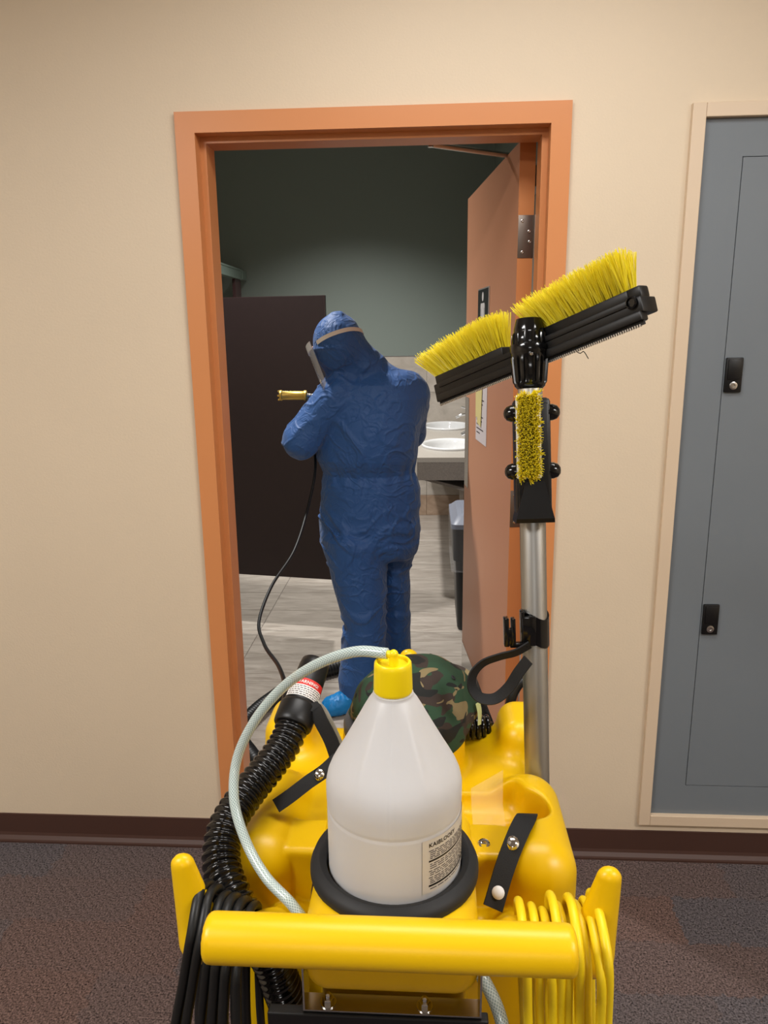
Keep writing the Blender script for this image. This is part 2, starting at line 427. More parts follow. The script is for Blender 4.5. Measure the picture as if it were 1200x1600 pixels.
        o = bpy.data.objects.new(name, me); COL.objects.link(o)
        loc = Vector(o3)
        if parent is not None:
            loc = loc-wloc(parent); o.parent = parent
        o.location = loc
        return o

def spline(pts, step=.006, closed=False):
    P = np.array(pts, float)
    if closed: Q = np.vstack([P[-1], P, P[0], P[1]])
    else: Q = np.vstack([2*P[0]-P[1], P, 2*P[-1]-P[-2]])
    out = []
    for i in range(1, len(Q)-2):
        p0, p1, p2, p3 = Q[i-1], Q[i], Q[i+1], Q[i+2]
        L = np.linalg.norm(p2-p1); n = max(2, int(L/step))
        # centripetal Catmull-Rom
        def tj(t, a, b): return t+max(np.linalg.norm(b-a), 1e-6)**.5
        t0 = 0; t1 = tj(t0, p0, p1); t2 = tj(t1, p1, p2); t3 = tj(t2, p2, p3)
        t = np.linspace(t1, t2, n, endpoint=False)[:, None]
        A1 = (t1-t)/(t1-t0)*p0+(t-t0)/(t1-t0)*p1; A2 = (t2-t)/(t2-t1)*p1+(t-t1)/(t2-t1)*p2; A3 = (t3-t)/(t3-t2)*p2+(t-t2)/(t3-t2)*p3
        B1 = (t2-t)/(t2-t0)*A1+(t-t0)/(t2-t0)*A2; B2 = (t3-t)/(t3-t1)*A2+(t-t1)/(t3-t1)*A3
        out.append((t2-t)/(t2-t1)*B1+(t-t1)/(t2-t1)*B2)
    if not closed: out.append(P[-1:])
    return np.vstack(out)

# ------------------------------------------------------------------ implicit surfaces -> mesh (surface nets)
def smin(a, b, k):
    h = np.clip(.5+.5*(b-a)/k, 0, 1); return b*(1-h)+a*h-k*h*(1-h)
def smax(a, b, k): return -smin(-a, -b, k)
def rbox(x, y, z, c, half, r):
    qx = np.abs(x-c[0])-half[0]+r; qy = np.abs(y-c[1])-half[1]+r; qz = np.abs(z-c[2])-half[2]+r
    return np.sqrt(np.maximum(qx, 0)**2+np.maximum(qy, 0)**2+np.maximum(qz, 0)**2)+np.minimum(np.maximum(qx, np.maximum(qy, qz)), 0)-r
def cone(x, y, z, a, b, ra, rb, sc=(1, 1, 1)):
    a = np.array(a, float)/sc; b = np.array(b, float)/sc
    x = x/sc[0]; y = y/sc[1]; z = z/sc[2]; d = b-a; L2 = (d*d).sum()
    t = np.clip(((x-a[0])*d[0]+(y-a[1])*d[1]+(z-a[2])*d[2])/L2, 0, 1)
    return np.sqrt((x-a[0]-t*d[0])**2+(y-a[1]-t*d[1])**2+(z-a[2]-t*d[2])**2)-(ra+(rb-ra)*t)
def ell(x, y, z, c, r):
    k0 = np.sqrt(((x-c[0])/r[0])**2+((y-c[1])/r[1])**2+((z-c[2])/r[2])**2)
    return (k0-1)*min(r)
def cylz(x, y, z, cx, cy, R, z0, z1, r=.0):
    q = np.sqrt((x-cx)**2+(y-cy)**2)-R+r; p = np.abs(z-(z0+z1)/2)-(z1-z0)/2+r
    return np.sqrt(np.maximum(q, 0)**2+np.maximum(p, 0)**2)+np.minimum(np.maximum(q, p), 0)-r
_H = RNG.random(4096)
def vnoise(x, y, z):
    xi = np.floor(x).astype(int); yi = np.floor(y).astype(int); zi = np.floor(z).astype(int)
    u = x-xi; v = y-yi; w_ = z-zi
    u = u*u*(3-2*u); v = v*v*(3-2*v); w_ = w_*w_*(3-2*w_)
    h = lambda a, b, c: _H[((a*73856093) ^ (b*19349663) ^ (c*83492791)) & 4095]
    l = lambda a, b, t: a+(b-a)*t
    return l(l(l(h(xi, yi, zi), h(xi+1, yi, zi), u), l(h(xi, yi+1, zi), h(xi+1, yi+1, zi), u), v),
             l(l(h(xi, yi, zi+1), h(xi+1, yi, zi+1), u), l(h(xi, yi+1, zi+1), h(xi+1, yi+1, zi+1), u), v), w_)
def nets(f, lo, hi, h, refine=2):
    ax = [np.arange(lo[i], hi[i]+h, h) for i in range(3)]
    X, Y, Z = np.meshgrid(*ax, indexing='ij'); V = f(X, Y, Z); S = V < 0
    sh = np.array(V.shape)-1
    acc = np.zeros(tuple(sh)+(3,)); cnt = np.zeros(tuple(sh))
    cs = [(i, j, k) for i in (0, 1) for j in (0, 1) for k in (0, 1)]
    sl = lambda c: tuple(slice(c[i], c[i]+sh[i]) for i in range(3))
    for c in cs:
        for a in range(3):
            if c[a]: continue
            d = list(c); d[a] = 1
            v0 = V[sl(c)]; v1 = V[sl(d)]; m = (v0 < 0) != (v1 < 0)
            t = np.where(m, v0/np.where(m, v0-v1, 1), 0)
            for q in range(3):
                acc[..., q] += np.where(m, c[q]+(t if q == a else 0), 0)
            cnt += m
    act = cnt > 0; idx = -np.ones(tuple(sh), int); idx[act] = np.arange(act.sum())
    g = np.argwhere(act); P = (acc[act]/cnt[act][:, None]+g)*h+np.array(lo)
    F = []
    for a in range(3):
        b, c = (a+1) % 3, (a+2) % 3
        s0 = [slice(None)]*3; s1 = [slice(None)]*3; s0[a] = slice(0, -1); s1[a] = slice(1, None)
        A = S[tuple(s0)]; Bq = S[tuple(s1)]
        e = np.argwhere(A != Bq)
        e = e[(e[:, b] > 0) & (e[:, c] > 0) & (e[:, b] < sh[b]) & (e[:, c] < sh[c])]
        flip = A[tuple(e.T)]
        def cell(db, dc):
            q = e.copy(); q[:, b] += db; q[:, c] += dc; return idx[tuple(q.T)]
        quad = np.stack([cell(-1, -1), cell(0, -1), cell(0, 0), cell(-1, 0)], 1)
        quad[~flip] = quad[~flip][:, ::-1]
        F.append(quad)
    F = np.vstack(F)
    for it in range(refine+1):
        e = 1e-4; x, y, z = P.T
        G = np.stack([f(x+e, y, z)-f(x-e, y, z), f(x, y+e, z)-f(x, y-e, z), f(x, y, z+e)-f(x, y, z-e)], 1)/(2*e)
        if it == refine: break
        d = f(x, y, z); gl = (G*G).sum(1)+1e-6
        stp = np.clip(d/gl, -h*.5, h*.5) if False else d/gl
        mv = -G*stp[:, None]; ml = np.linalg.norm(mv, axis=1); mv *= np.minimum(1, h*.5/np.maximum(ml, 1e-9))[:, None]
        P = P+mv
    N = G/np.maximum(np.linalg.norm(G, axis=1), 1e-9)[:, None]
    return P, F, N
def sub_mb(P, F, N, sel):
    F2 = F[sel]; u, inv = np.unique(F2, return_inverse=True)
    mb = MB(); mb.v = [tuple(q) for q in P[u].tolist()]; mb.f = [tuple(q) for q in inv.reshape(F2.shape).tolist()]; mb.n = N[u].tolist()
    return mb

def text_mb(txt, size, place, spacing=1.0, bold=.0, align='LEFT'):
    """flat lettering: place(x, y) maps the text plane to a world point"""
    cu = bpy.data.curves.new('lettering', 'FONT'); cu.body = txt; cu.size = size; cu.align_x = align
    cu.space_character = spacing; cu.offset = bold; cu.resolution_u = 3
    o = bpy.data.objects.new('lettering', cu); COL.objects.link(o)
    bpy.context.view_layer.update()
    me = o.evaluated_get(bpy.context.evaluated_depsgraph_get()).to_mesh()
    V = [place(v.co.x, v.co.y) for v in me.vertices]; F = [tuple(p.vertices) for p in me.polygons]
    o.to_mesh_clear(); bpy.data.objects.remove(o, do_unlink=True); bpy.data.curves.remove(cu)
    mb = MB(); mb.add(V, F); return mb

# ================================================================== THE SETTING
X0, X1, YB, ZC = -2.4, 3.4, -10.5, 2.74          # corridor
RX0, RX1, RY1, RZ = -2.0, 1.20, 4.62, 3.30      # restroom
FW, FH = 1.016, 2.180                           # door frame outside width, height
PX0, PX1, PZ0, PZ1 = 1.311, 2.06, .126, 2.166   # access panel trim outside

b = MB()
b.bb(X0, .02, 0, .15, 0, ZC); b.bb(.02, FW-.02, 0, .15, FH-.02, ZC)
b.bb(FW-.02, PX0+.02, 0, .15, 0, ZC); b.bb(PX1-.02, X1, 0, .15, 0, ZC)
b.bb(PX0+.02, PX1-.02, 0, .15, PZ1-.02, ZC); b.bb(PX0+.02, PX1-.02, 0, .15, 0, PZ0+.02)
b.bb(PX0+.02, PX1-.02, 0.09, .15, PZ0+.02, PZ1-.02)
b.bb(RX0-.1, RX1+.1, 0.05, .15, ZC, RZ)
structure(b.build('wall_front', 'wall', smooth=0, origin=(0, 0, 0)))
structure(MB().bb(X0, X1, YB-.1, YB, 0, ZC).build('wall_back', 'wall', smooth=0))
structure(MB().bb(X0-.1, X0, YB, .11, 0, ZC).build('wall_left', 'wall', smooth=0))
structure(MB().bb(X1, X1+.1, YB, .11, 0, ZC).build('wall_right', 'wall', smooth=0))
structure(MB().bb(X0, X1, YB, .0, ZC, ZC+.08).build('ceiling', 'ceil', smooth=0))
structure(MB().bb(X0, X1, YB, .02, -.06, 0).build('floor', 'carpet', smooth=0, origin=(0, 0, 0)))

# orange hollow-metal door frame (face, reveal, stop, second rebate)
prof = [(0, -.012), (.051, -.012), (.051, .032), (.067, .032), (.067, .112), (.051, .112), (.051, .163), (0, .163)]
b = MB()
b.prism(prof, (0, 0, 0), (1, 0, 0), (0, 1, 0), (0, 0, FH))
b.prism([(-p, q) for p, q in prof][::-1], (FW, 0, 0), (1, 0, 0), (0, 1, 0), (0, 0, FH))
b.bb(.051, FW-.051, -.012, .163, FH-.051, FH); b.bb(.067, FW-.067, .032, .112, FH-.067, FH-.051)
o = structure(b.build('trim_1', 'orange', smooth=0)); o['label'] = 'orange painted steel door frame'
# beige trim round the grey panel
b = MB(); T = .034
b.bb(PX0, PX0+T, -.016, .02, PZ0, PZ1, .002); b.bb(PX1-T, PX1, -.016, .02, PZ0, PZ1, .002)
b.bb(PX0+T, PX1-T, -.0155, .02, PZ1-T, PZ1, .002); b.bb(PX0+T, PX1-T, -.0155, .02, PZ0, PZ0+T, .002)
o = structure(b.build('trim_2', 'trim', smooth=0)); o['label'] = 'beige trim framing the grey access panel'
# cove base
cov = [(0, .0985), (-.0035, .097), (-.0035, .03), (-.006, .02), (-.016, .011), (-.018, .006), (-.018, 0), (0, 0)]
for nm, xa, xb in (('baseboard_left', X0, -.0), ('baseboard_right', FW, X1)):
    structure(MB().prism(cov, (xa, 0, 0), (0, 1, 0), (0, 0, 1), (xb-xa, 0, 0)).build(nm, 'base', smooth=0))
# small wall scuffs as dents would be invisible; leave the paint plain

# door leaf, swung into the restroom
HX, HY = .908, .165
DA = math.radians(96.3)
dl = Vector((math.cos(DA), math.sin(DA), 0)); dn = Vector((math.sin(DA), -math.cos(DA), 0)); UPV = Vector((0, 0, 1))
def dpt(t, n, z): return Vector((HX, HY, 0))+dl*t+dn*n+UPV*z
ROTD = Matrix((dl, dn, UPV)).transposed()
door = MB().box(dpt(.447, .0225, 1.07), (.894, .045, 2.118), .0012, ROTD).build('door_1', 'door', smooth=0)
structure(door); door['label'] = 'tan orange door swung open into the restroom'
MB().box(dpt(.447, .0225, 1.07)-dl*.4476, (.0012, .0445, 2.119), 0, ROTD).build('door_edge', 'orange', door, smooth=0)
MB().box(dpt(.447, -.0008, .145), (.886, .0016, .27), .0005, ROTD).build('kick_plate', 'kick', door, smooth=0)
MB().box(dpt(.835, -.001, 1.18), (.09, .002, .37), .0006, ROTD).build('push_plate', 'steel', door, smooth=0)
for hz in (1.88, 1.09, .28):
    h = MB().box(dpt(-.0015, .0225, hz), (.003, .044, .115), .0006, ROTD)
    h.cyl(dpt(-.004, .05, hz-.058), dpt(-.004, .05, hz+.058), .007)
    ho = h.build('hinge', 'hinge', door)
    for dn_, dz in ((.012, .042), (.032, .014), (.034, -.014), (.014, -.042)):
        MB().lathe([(.0045, 0), (.0045, .001), (.003, .0016), (.0, .001)], dpt(-.0028, dn_, hz+dz), -dl, 10).build('screw', 'steel', ho)
# closer body on the far face and its two-piece arm to the frame head
MB().box(dpt(.22, .075, 2.06), (.24, .06, .06), .006, ROTD).build('closer_body', 'alu', door)
a = MB(); a.box((.652, .165, 2.150), (.045, .07, .008), .001); a.cyl((.662, .185, 2.124), (.662, .185, 2.158), .008)
a.cyl((.662, .19, 2.132), (.93, .36, 2.13), .0075, seg=10); a.cyl((.93, .36, 2.10), (.93, .36, 2.14), .01)
a.build('closer_arm', 'steel', door)

# restroom shell
structure(MB().bb(RX0, RX1, RY1, RY1+.1, 0, RZ).build('wall_restroom_back', 'green', smooth=0))
structure(MB().bb(RX0-.1, RX0, .15, RY1, 0, RZ).build('wall_restroom_left', 'green', smooth=0))
structure(MB().bb(RX1, RX1+.1, .15, RY1, 0, RZ).build('wall_restroom_right', 'green', smooth=0))
structure(MB().bb(RX0-.1, RX1+.1, .05, RY1+.1, RZ, RZ+.08).build('ceiling_restroom', 'ceil', smooth=0))
fl = structure(MB().bb(RX0, RX1, .02, RY1, -.06, -.003).build('floor_restroom', 'grout', smooth=0, origin=(0, 0, 0)))
# plank tiles, stack bond: a joint runs away from us at x = -0.29
PITCH_Y, PITCH_X = .318, .636
def copy_mesh(src, name, parent, loc):
    c = bpy.data.objects.new(name, src); COL.objects.link(c); c.parent = parent; c.location = loc; return c
tm = None
ys = [1.181+PITCH_Y*k for k in range(-4, 12)]
xs = [-.29+PITCH_X*k for k in range(-3, 3)]
def tile_mesh(nm, sx, sy, sz, mat, bev):
    m = MB().box((0, 0, 0), (sx, sy, sz), bev, None, 1); o = m.build(nm, mat, None, smooth=0, origin=(0, 0, 0)); me = o.data
    bpy.data.objects.remove(o); return me
tm_cache = {}
def tile(nm, parent, c, s, mat, bev=.0012):
    k = (round(s[0], 3), round(s[1], 3), round(s[2], 3), mat)
    if k not in tm_cache: tm_cache[k] = tile_mesh(nm, s[0], s[1], s[2], mat, bev)
    return copy_mesh(tm_cache[k], nm, parent, Vector(c)-wloc(parent))
for xi in range(len(xs)):
    for yi in range(len(ys)):
        xa = max(xs[xi], RX0); xb = min(xs[xi]+PITCH_X, RX1); ya = max(ys[yi], .03); yb = min(ys[yi]+PITCH_Y, RY1)
        if xb-xa < .03 or yb-ya < .03: continue
        tile('floor_tile', fl, ((xa+xb)/2, (ya+yb)/2, -.003), (xb-xa-.004, yb-ya-.004, .006+.0004*((xi*7+yi*3) % 3)), 'floor_tile')
# tiled dado on the back and right walls
tw = structure(MB().bb(RX0, RX1, RY1-.006, RY1, 0, 1.425).build('wall_tiles_back', 'grout', smooth=0))
tr = structure(MB().bb(RX1-.006, RX1, .2, RY1-.006, 0, 1.425).build('wall_tiles_right', 'grout', smooth=0))
zr = [(0, .19), (.19, .50), (.50, .81), (.81, 1.12), (1.12, 1.43)]
for i, (za, zb) in enumerate(zr):
    mt = 'wall_tile_brown' if i == 0 else 'wall_tile'
    for k in range(-3, 3):
        xa = max(.02+k*.62, RX0); xb = min(.02+(k+1)*.62, RX1)
        if xb-xa > .05: tile('wall_tile', tw, ((xa+xb)/2, RY1-.011, (za+zb)/2), (xb-xa-.002, .01, zb-za-.002), mt, .0008)
    for k in range(8):
        ya = max(.2, RY1-.012-(k+1)*.62); yb = RY1-.012-k*.62
        if yb-ya > .05: tile('wall_tile', tr, (RX1-.011, (ya+yb)/2, (za+zb)/2), (.01, yb-ya-.002, zb-za-.002), mt, .0008)
MB().bb(RX0, RX1-.017, RY1-.017, RY1, 1.43, 1.438).build('tile_trim', 'alu', tw, smooth=0)

# ================================================================== THINGS IN THE ROOM
# grey access panel in its trim
t = thing('access_panel', 'grey enamel access panel with two black latches set in the corridor wall', 'panel', (1.685, .004, .16))
ix0, ix1, iz0, iz1 = PX0+T, PX1-T, PZ0+T, PZ1-T
dx0, dx1, dz0, dz1 = 1.447, 1.96, .259, 2.042
f = MB()
f.bb(ix0, dx0, .0, .03, iz0, iz1); f.bb(dx1, ix1, .0, .03, iz0, iz1); f.bb(dx0, dx1, .0, .03, iz0, dz0); f.bb(dx0, dx1, 0, .03, dz1, iz1)
f.build('surround', 'grey_panel', t, smooth=0)
MB().bb(dx0+.0018, dx1-.0018, -.001, .028, dz0+.0018, dz1-.0018, .0006).build('panel_door', 'grey_panel', t, smooth=0)
MB().bb(dx0-.002, dx1+.002, .02, .034, dz0-.002, dz1+.002).build('dark_backing', 'black', t, smooth=0)
for lz in (1.499, .803):
    l = MB().bb(1.4505, 1.4955, -.010, -.0005, lz-.046, lz+.046, .003)
    l.bb(1.4555, 1.4905, -.0125, -.009, lz-.012, lz+.042, .002)
    lo_ = l.build('latch', 'black', t)
    MB().lathe([(.0105, 0), (.0105, .0025), (.008, .0032), (.0045, .0032), (.004, .001), (.0, .001)], (1.473, -.0098, lz-.028), (0, -1, 0), 18).build('keyhole', 'steel', lo_)

# restroom: toilet stall door standing open, head rail, pilaster
t = thing('stall_door', 'dark brown toilet stall door standing open beside the person', 'stall door', (-.35, 1.9, .3))
ang = math.atan2(1.99-1.815, -.93-.132)
ux = Vector((math.cos(ang), math.sin(ang), 0)); uy = Vector((-math.sin(ang), math.cos(ang), 0))
RS = Matrix((ux, uy, UPV)).transposed(); LN = math.hypot(1.99-1.815, .93+.132)
MB().box(Vector((.132, 1.815, 1.06))+ux*LN/2, (LN, .024, 1.505), .001, RS).build('panel', 'stall', t, smooth=0)
MB().box(Vector((.132, 1.815, 1.06))-ux*.0008, (.0016, .0245, 1.506), 0, RS).build('edge_band', 'stall_edge', t, smooth=0)
MB().box(Vector((.132, 1.815, 1.8133))+ux*LN/2, (LN, .0245, .0014), 0, RS).build('top_band', 'stall_edge', t, smooth=0)
for hz in (.45, 1.6):
    h = MB().box(Vector((.132, 1.815, hz))+ux*(LN+.008), (.02, .04, .09), .002, RS); h.build('hinge', 'steel', t)
t = thing('stall_partition', 'dark stall front with grey green head rail against the back wall', 'stall partition', (-.95, 3.3, 0))
MB().bb(-.965, -.94, 4.27, 4.46, .3, 2.09, .001).build('pilaster', 'stall_edge', t, smooth=0)
MB().bb(-.965, -.94, 1.98, 2.16, .0, 2.09, .001).build('pilaster', 'stall', t, smooth=0)
MB().bb(-.965, -.94, 3.05, 3.25, .0, 2.09, .001).build('pilaster', 'stall', t, smooth=0)
MB().bb(RX0, -.965, 3.13, 3.155, .3, 1.8, .001).build('divider_panel', 'stall', t, smooth=0)
r = MB().bb(-.975, -.930, 1.9, 4.46, 2.09, 2.165, .004); r.bb(-.979, -.926, 1.9, 4.47, 2.085, 2.10, .002)
r.bb(-.979, -.926, 1.9, 4.47, 2.155, 2.17, .002); r.build('head_rail', 'rail', t, smooth=0)
MB().bb(-.965, -.94, 4.30, 4.44, 0, .3).build('shoe', 'steel', t, smooth=0)
MB().bb(-.985, -.92, 4.46, RY1-.018, 2.09, 2.165, .003).build('wall_bracket', 'rail', t, smooth=0)

# vanity counter along the right wall, its end towards us
CY0, CZ = 2.58, .86
v = thing('vanity_counter', 'stone-look vanity counter with grey end panel along the restroom wall', 'counter', (.89, 3.6, .3))
S_C = ((.81, 3.12), (.81, 4.22)); SA, SB = .205, .27
# top with two oval cut-outs
bmx = bmesh.new()
outer = [bmx.verts.new(p+(CZ,)) for p in ((.585, CY0), (RX1-.018, CY0), (RX1-.018, RY1-.018), (.585, RY1-.018))]
edges = [bmx.edges.new((outer[i], outer[(i+1) % 4])) for i in range(4)]
for cx, cy in S_C:
    ring = [bmx.verts.new((cx+(SA-.02)*math.cos(2*math.pi*k/48), cy+(SB-.02)*math.sin(2*math.pi*k/48), CZ)) for k in range(48)]
    edges += [bmx.edges.new((ring[i], ring[(i+1) % 48])) for i in range(48)]
res = bmesh.ops.triangle_fill(bmx, edges=edges, use_beauty=True)
ex = bmesh.ops.extrude_face_region(bmx, geom=list(bmx.faces))
for q in ex['geom']:
    if isinstance(q, bmesh.types.BMVert): q.co.z -= .03
bmesh.ops.recalc_face_normals(bmx, faces=list(bmx.faces))
MB().bm(bmx).build('counter_top', 'counter', v, smooth=0)
ap = MB(); ap.bb(.585, RX1-.02, CY0+.001, CY0+.02, CZ-.145, CZ-.0305); ap.bb(.585, .605, CY0+.02, RY1-.02, CZ-.145, CZ-.0305)
ap.build('apron', 'apron', v, smooth=0)
MB().prism([(.605, CZ-.144), (RX1-.02, CZ-.30), (RX1-.02, CZ-.28), (.605, CZ-.125)], (0, CY0+.03, 0), (1, 0, 0), (0, 0, 1), (0, RY1-.05-CY0-.03, 0)).build('pipe_cover', 'apron', v, smooth=0)
MB().bb(.86, .885, CY0+.1, CY0+.13, .0, CZ-.2).build('support_post', 'wall_tile', v, smooth=0)
MB().bb(RX1-.035, RX1-.018, CY0, RY1-.02, CZ, CZ+.1, .001).build('backsplash', 'counter', v, smooth=0)
for i, (cx, cy) in enumerate(S_C):
    s = thing('oval_sink', ['white oval basin nearer the camera in the vanity counter', 'white oval basin further back in the vanity counter'][i], 'sink', (cx, cy, CZ), 'oval basins in the vanity counter')
    V = []; F = []; prf = [(1.0, .001), (1.005, .008), (.995, .014), (.96, .017), (.915, .014), (.88, .004), (.85, -.02), (.78, -.07), (.62, -.12), (.35, -.145), (.08, -.15), (.0, -.15)]
    # outside of the bowl follows below
    prf2 = [(.0, -.162), (.36, -.157), (.64, -.13), (.80, -.08), (.872, -.028), (.90, .0), (1.0, .001)]
    seg = 48
    for pr in (prf, prf2):
        m0 = len(V)
        for (k, z) in pr:
            for j in range(seg):
                th = 2*math.pi*j/seg; V.append((cx+SA*k*math.cos(th), cy+SB*k*math.sin(th), CZ+z))
        for a_ in range(len(pr)-1):
            for j in range(seg):
                j2 = (j+1) % seg; F.append((m0+a_*seg+j, m0+a_*seg+j2, m0+(a_+1)*seg+j2, m0+(a_+1)*seg+j))
    MB().add(V, F).build('bowl', 'porcelain', s, smooth=60)
    MB().lathe([(.0, -.148), (.02, -.148), (.022, -.146), (.02, -.144), (.0, -.146)], (cx, cy, CZ), (0, 0, 1), 16).build('drain', 'chrome', s)
    fz = CZ+.0005
    f_ = thing('faucet', ['chrome tap behind the nearer oval basin', 'chrome tap behind the further oval basin'][i], 'faucet', (1.045, cy, fz), 'chrome taps on the vanity counter')
    fm = MB(); fm.lathe([(.026, 0), (.026, .006), (.018, .012), (.016, .085), (.014, .09), (0, .09)], (1.045, cy, fz), (0, 0, 1), 18)
    fm.tube([(1.045, cy, fz+.07), (1.01, cy, fz+.098), (.94, cy, fz+.10), (.885, cy, fz+.075)], .011, 10, .01)
    fm.build('spout', 'chrome', f_)
    MB().tube([(1.047, cy, fz+.092), (1.03, cy, fz+.125), (.93, cy, fz+.165)], .007, 10, .01).build('lever', 'chrome', f_)

# slim bin with grey lid
t = thing('waste_bin', 'tall black waste bin with grey swing lid behind the open door', 'bin', (.945, 2.05, 0))
def frus(m, z0, z1, a0, a1, r=.03):
    m.lathe([(1, 0)], (0, 0, 0))if False else None
    def ring(z, hx, hy, rr):
        pts = []
        for (sx, sy, s0) in ((1, 1, 0), (-1, 1, 90), (-1, -1, 180), (1, -1, 270)):
            for k in range(5):
                th = math.radians(s0+k*22.5); pts.append((.945+sx*(hx-rr)+rr*math.cos(th), 2.05+sy*(hy-rr)+rr*math.sin(th), z))
        return pts
    A = ring(z0, *a0, r); B = ring(z1, *a1, r); n = len(A)
    m.add(A+B, [(i, (i+1) % n, n+(i+1) % n, n+i) for i in range(n)]+[tuple(range(n))[::-1], tuple(range(n, 2*n))])
m = MB(); frus(m, 0, .015, (.12, .2), (.125, .205)); frus(m, .015, .42, (.125, .205), (.14, .24)); frus(m, .42, .60, (.152, .252), (.158, .258)); m.build('bin_body', 'can', t, smooth=40)
m = MB(); frus(m, .60, .625, (.165, .265), (.165, .265)); frus(m, .625, .66, (.16, .26), (.13, .2)); m.build('bin_lid', 'can_lid', t, smooth=40)
m = MB(); frus(m, .659, .664, (.105, .17), (.10, .165)); m.build('swing_flap', 'can_lid', t, smooth=40)
m = MB(); frus(m, .36, .60, (.163, .263), (.168, .268)); m.build('bin_liner', 'bag', t, smooth=40)

# restroom sign with a man's figure, on the open door
def on_door(t0, z0, off):
    return lambda x, y: dpt(t0-x, -off, z0+y)
SGX, SGZ = .50, 1.66     # centre along the leaf, height
t = thing('restroom_sign', 'black restroom sign with white figure of a man on the open door', 'sign', dpt(SGX, -.004, SGZ-.11))
MB().box(dpt(SGX, -.0022, SGZ), (.204, .004, .224), .0008, ROTD).build('silver_edge', 'sign_edge', t, smooth=0)
MB().box(dpt(SGX, -.0045, SGZ), (.194, .002, .214), .0004, ROTD).build('sign_plate', 'sign_black', t, smooth=0)
g = MB(); pf = on_door(SGX, SGZ, .0058)
def flat(poly): g.add([pf(x, y) for x, y in poly], [tuple(range(len(poly)))])
flat([(.016*math.cos(2*math.pi*k/20), .082+.016*math.sin(2*math.pi*k/20)) for k in range(20)])
flat([(-.034, .06), (.034, .06), (.04, .052), (.04, -.005), (.031, -.005), (.031, .042), (-.031, .042), (-.031, -.005), (-.04, -.005), (-.04, .052)])
flat([(-.026, .045), (.026, .045), (.026, -.0), (-.026, 0)])
flat([(-.026, .0), (-.002, .0), (-.002, -.085), (-.022, -.085)]); flat([(.002, .0), (.026, .0), (.022, -.085), (.002, -.085)])
g.build('man_figure', 'sign_white', t, smooth=0)
# paper notice and yellow notes on the door
t = thing('paper_notice', 'white printed notice sheet taped to the open door', 'notice', dpt(.515, -.002, 1.22))
MB().box(dpt(.515, -.0012, 1.365), (.216, .0006, .285), 0, ROTD).build('sheet', 'paper', t, smooth=0)
g = MB(); pf = on_door(.515, 1.365, .0018)
for k in range(16):
    y = .12-k*.0155; wd = .08 if k % 5 else .05
    flat([(-.09, y), (-.09+wd*(1+.9*((k*37) % 10)/10), y), (-.09+wd*(1+.9*((k*37) % 10)/10), y+.0045), (-.09, y+.0045)])
g.build('print_lines', 'ink_soft', t, smooth=0)
for i, (tt, zz, rz, w_, h_) in enumerate([(.58, 1.375, .05, .09, .13), (.535, 1.36, -.12, .075, .15)]):
    R2 = ROTD @ Matrix.Rotation(rz, 3, 'Y')
    n = MB().box(dpt(tt, -.0030-.0012*i, zz), (w_, .0006, h_), 0, R2).build('sticky_note', 'note', None, smooth=0)
    tag(n, ['pale yellow note on the door notice, nearer the door edge', 'pale yellow tilted note on the door notice, nearer the hinges'][i], 'note', 'yellow notes on the door')

# recessed ceiling light over the machine (above the frame)
t = thing('ceiling_light', 'recessed troffer light in the corridor ceiling above the machine', 'ceiling light', (.85, -.92, 2.725))
m = MB(); m.bb(.23, 1.47, -1.215, -1.185, 2.722, 2.7395); m.bb(.23, 1.47, -.655, -.625, 2.722, 2.7395); m.bb(.23, .26, -1.185, -.655, 2.722, 2.7395); m.bb(1.44, 1.47, -1.185, -.655, 2.722, 2.7395)
m.build('frame', 'white_plastic', t, smooth=0)
MB().bb(.26, 1.44, -1.185, -.655, 2.730, 2.739).build('diffuser', 'lamp', t, smooth=0)

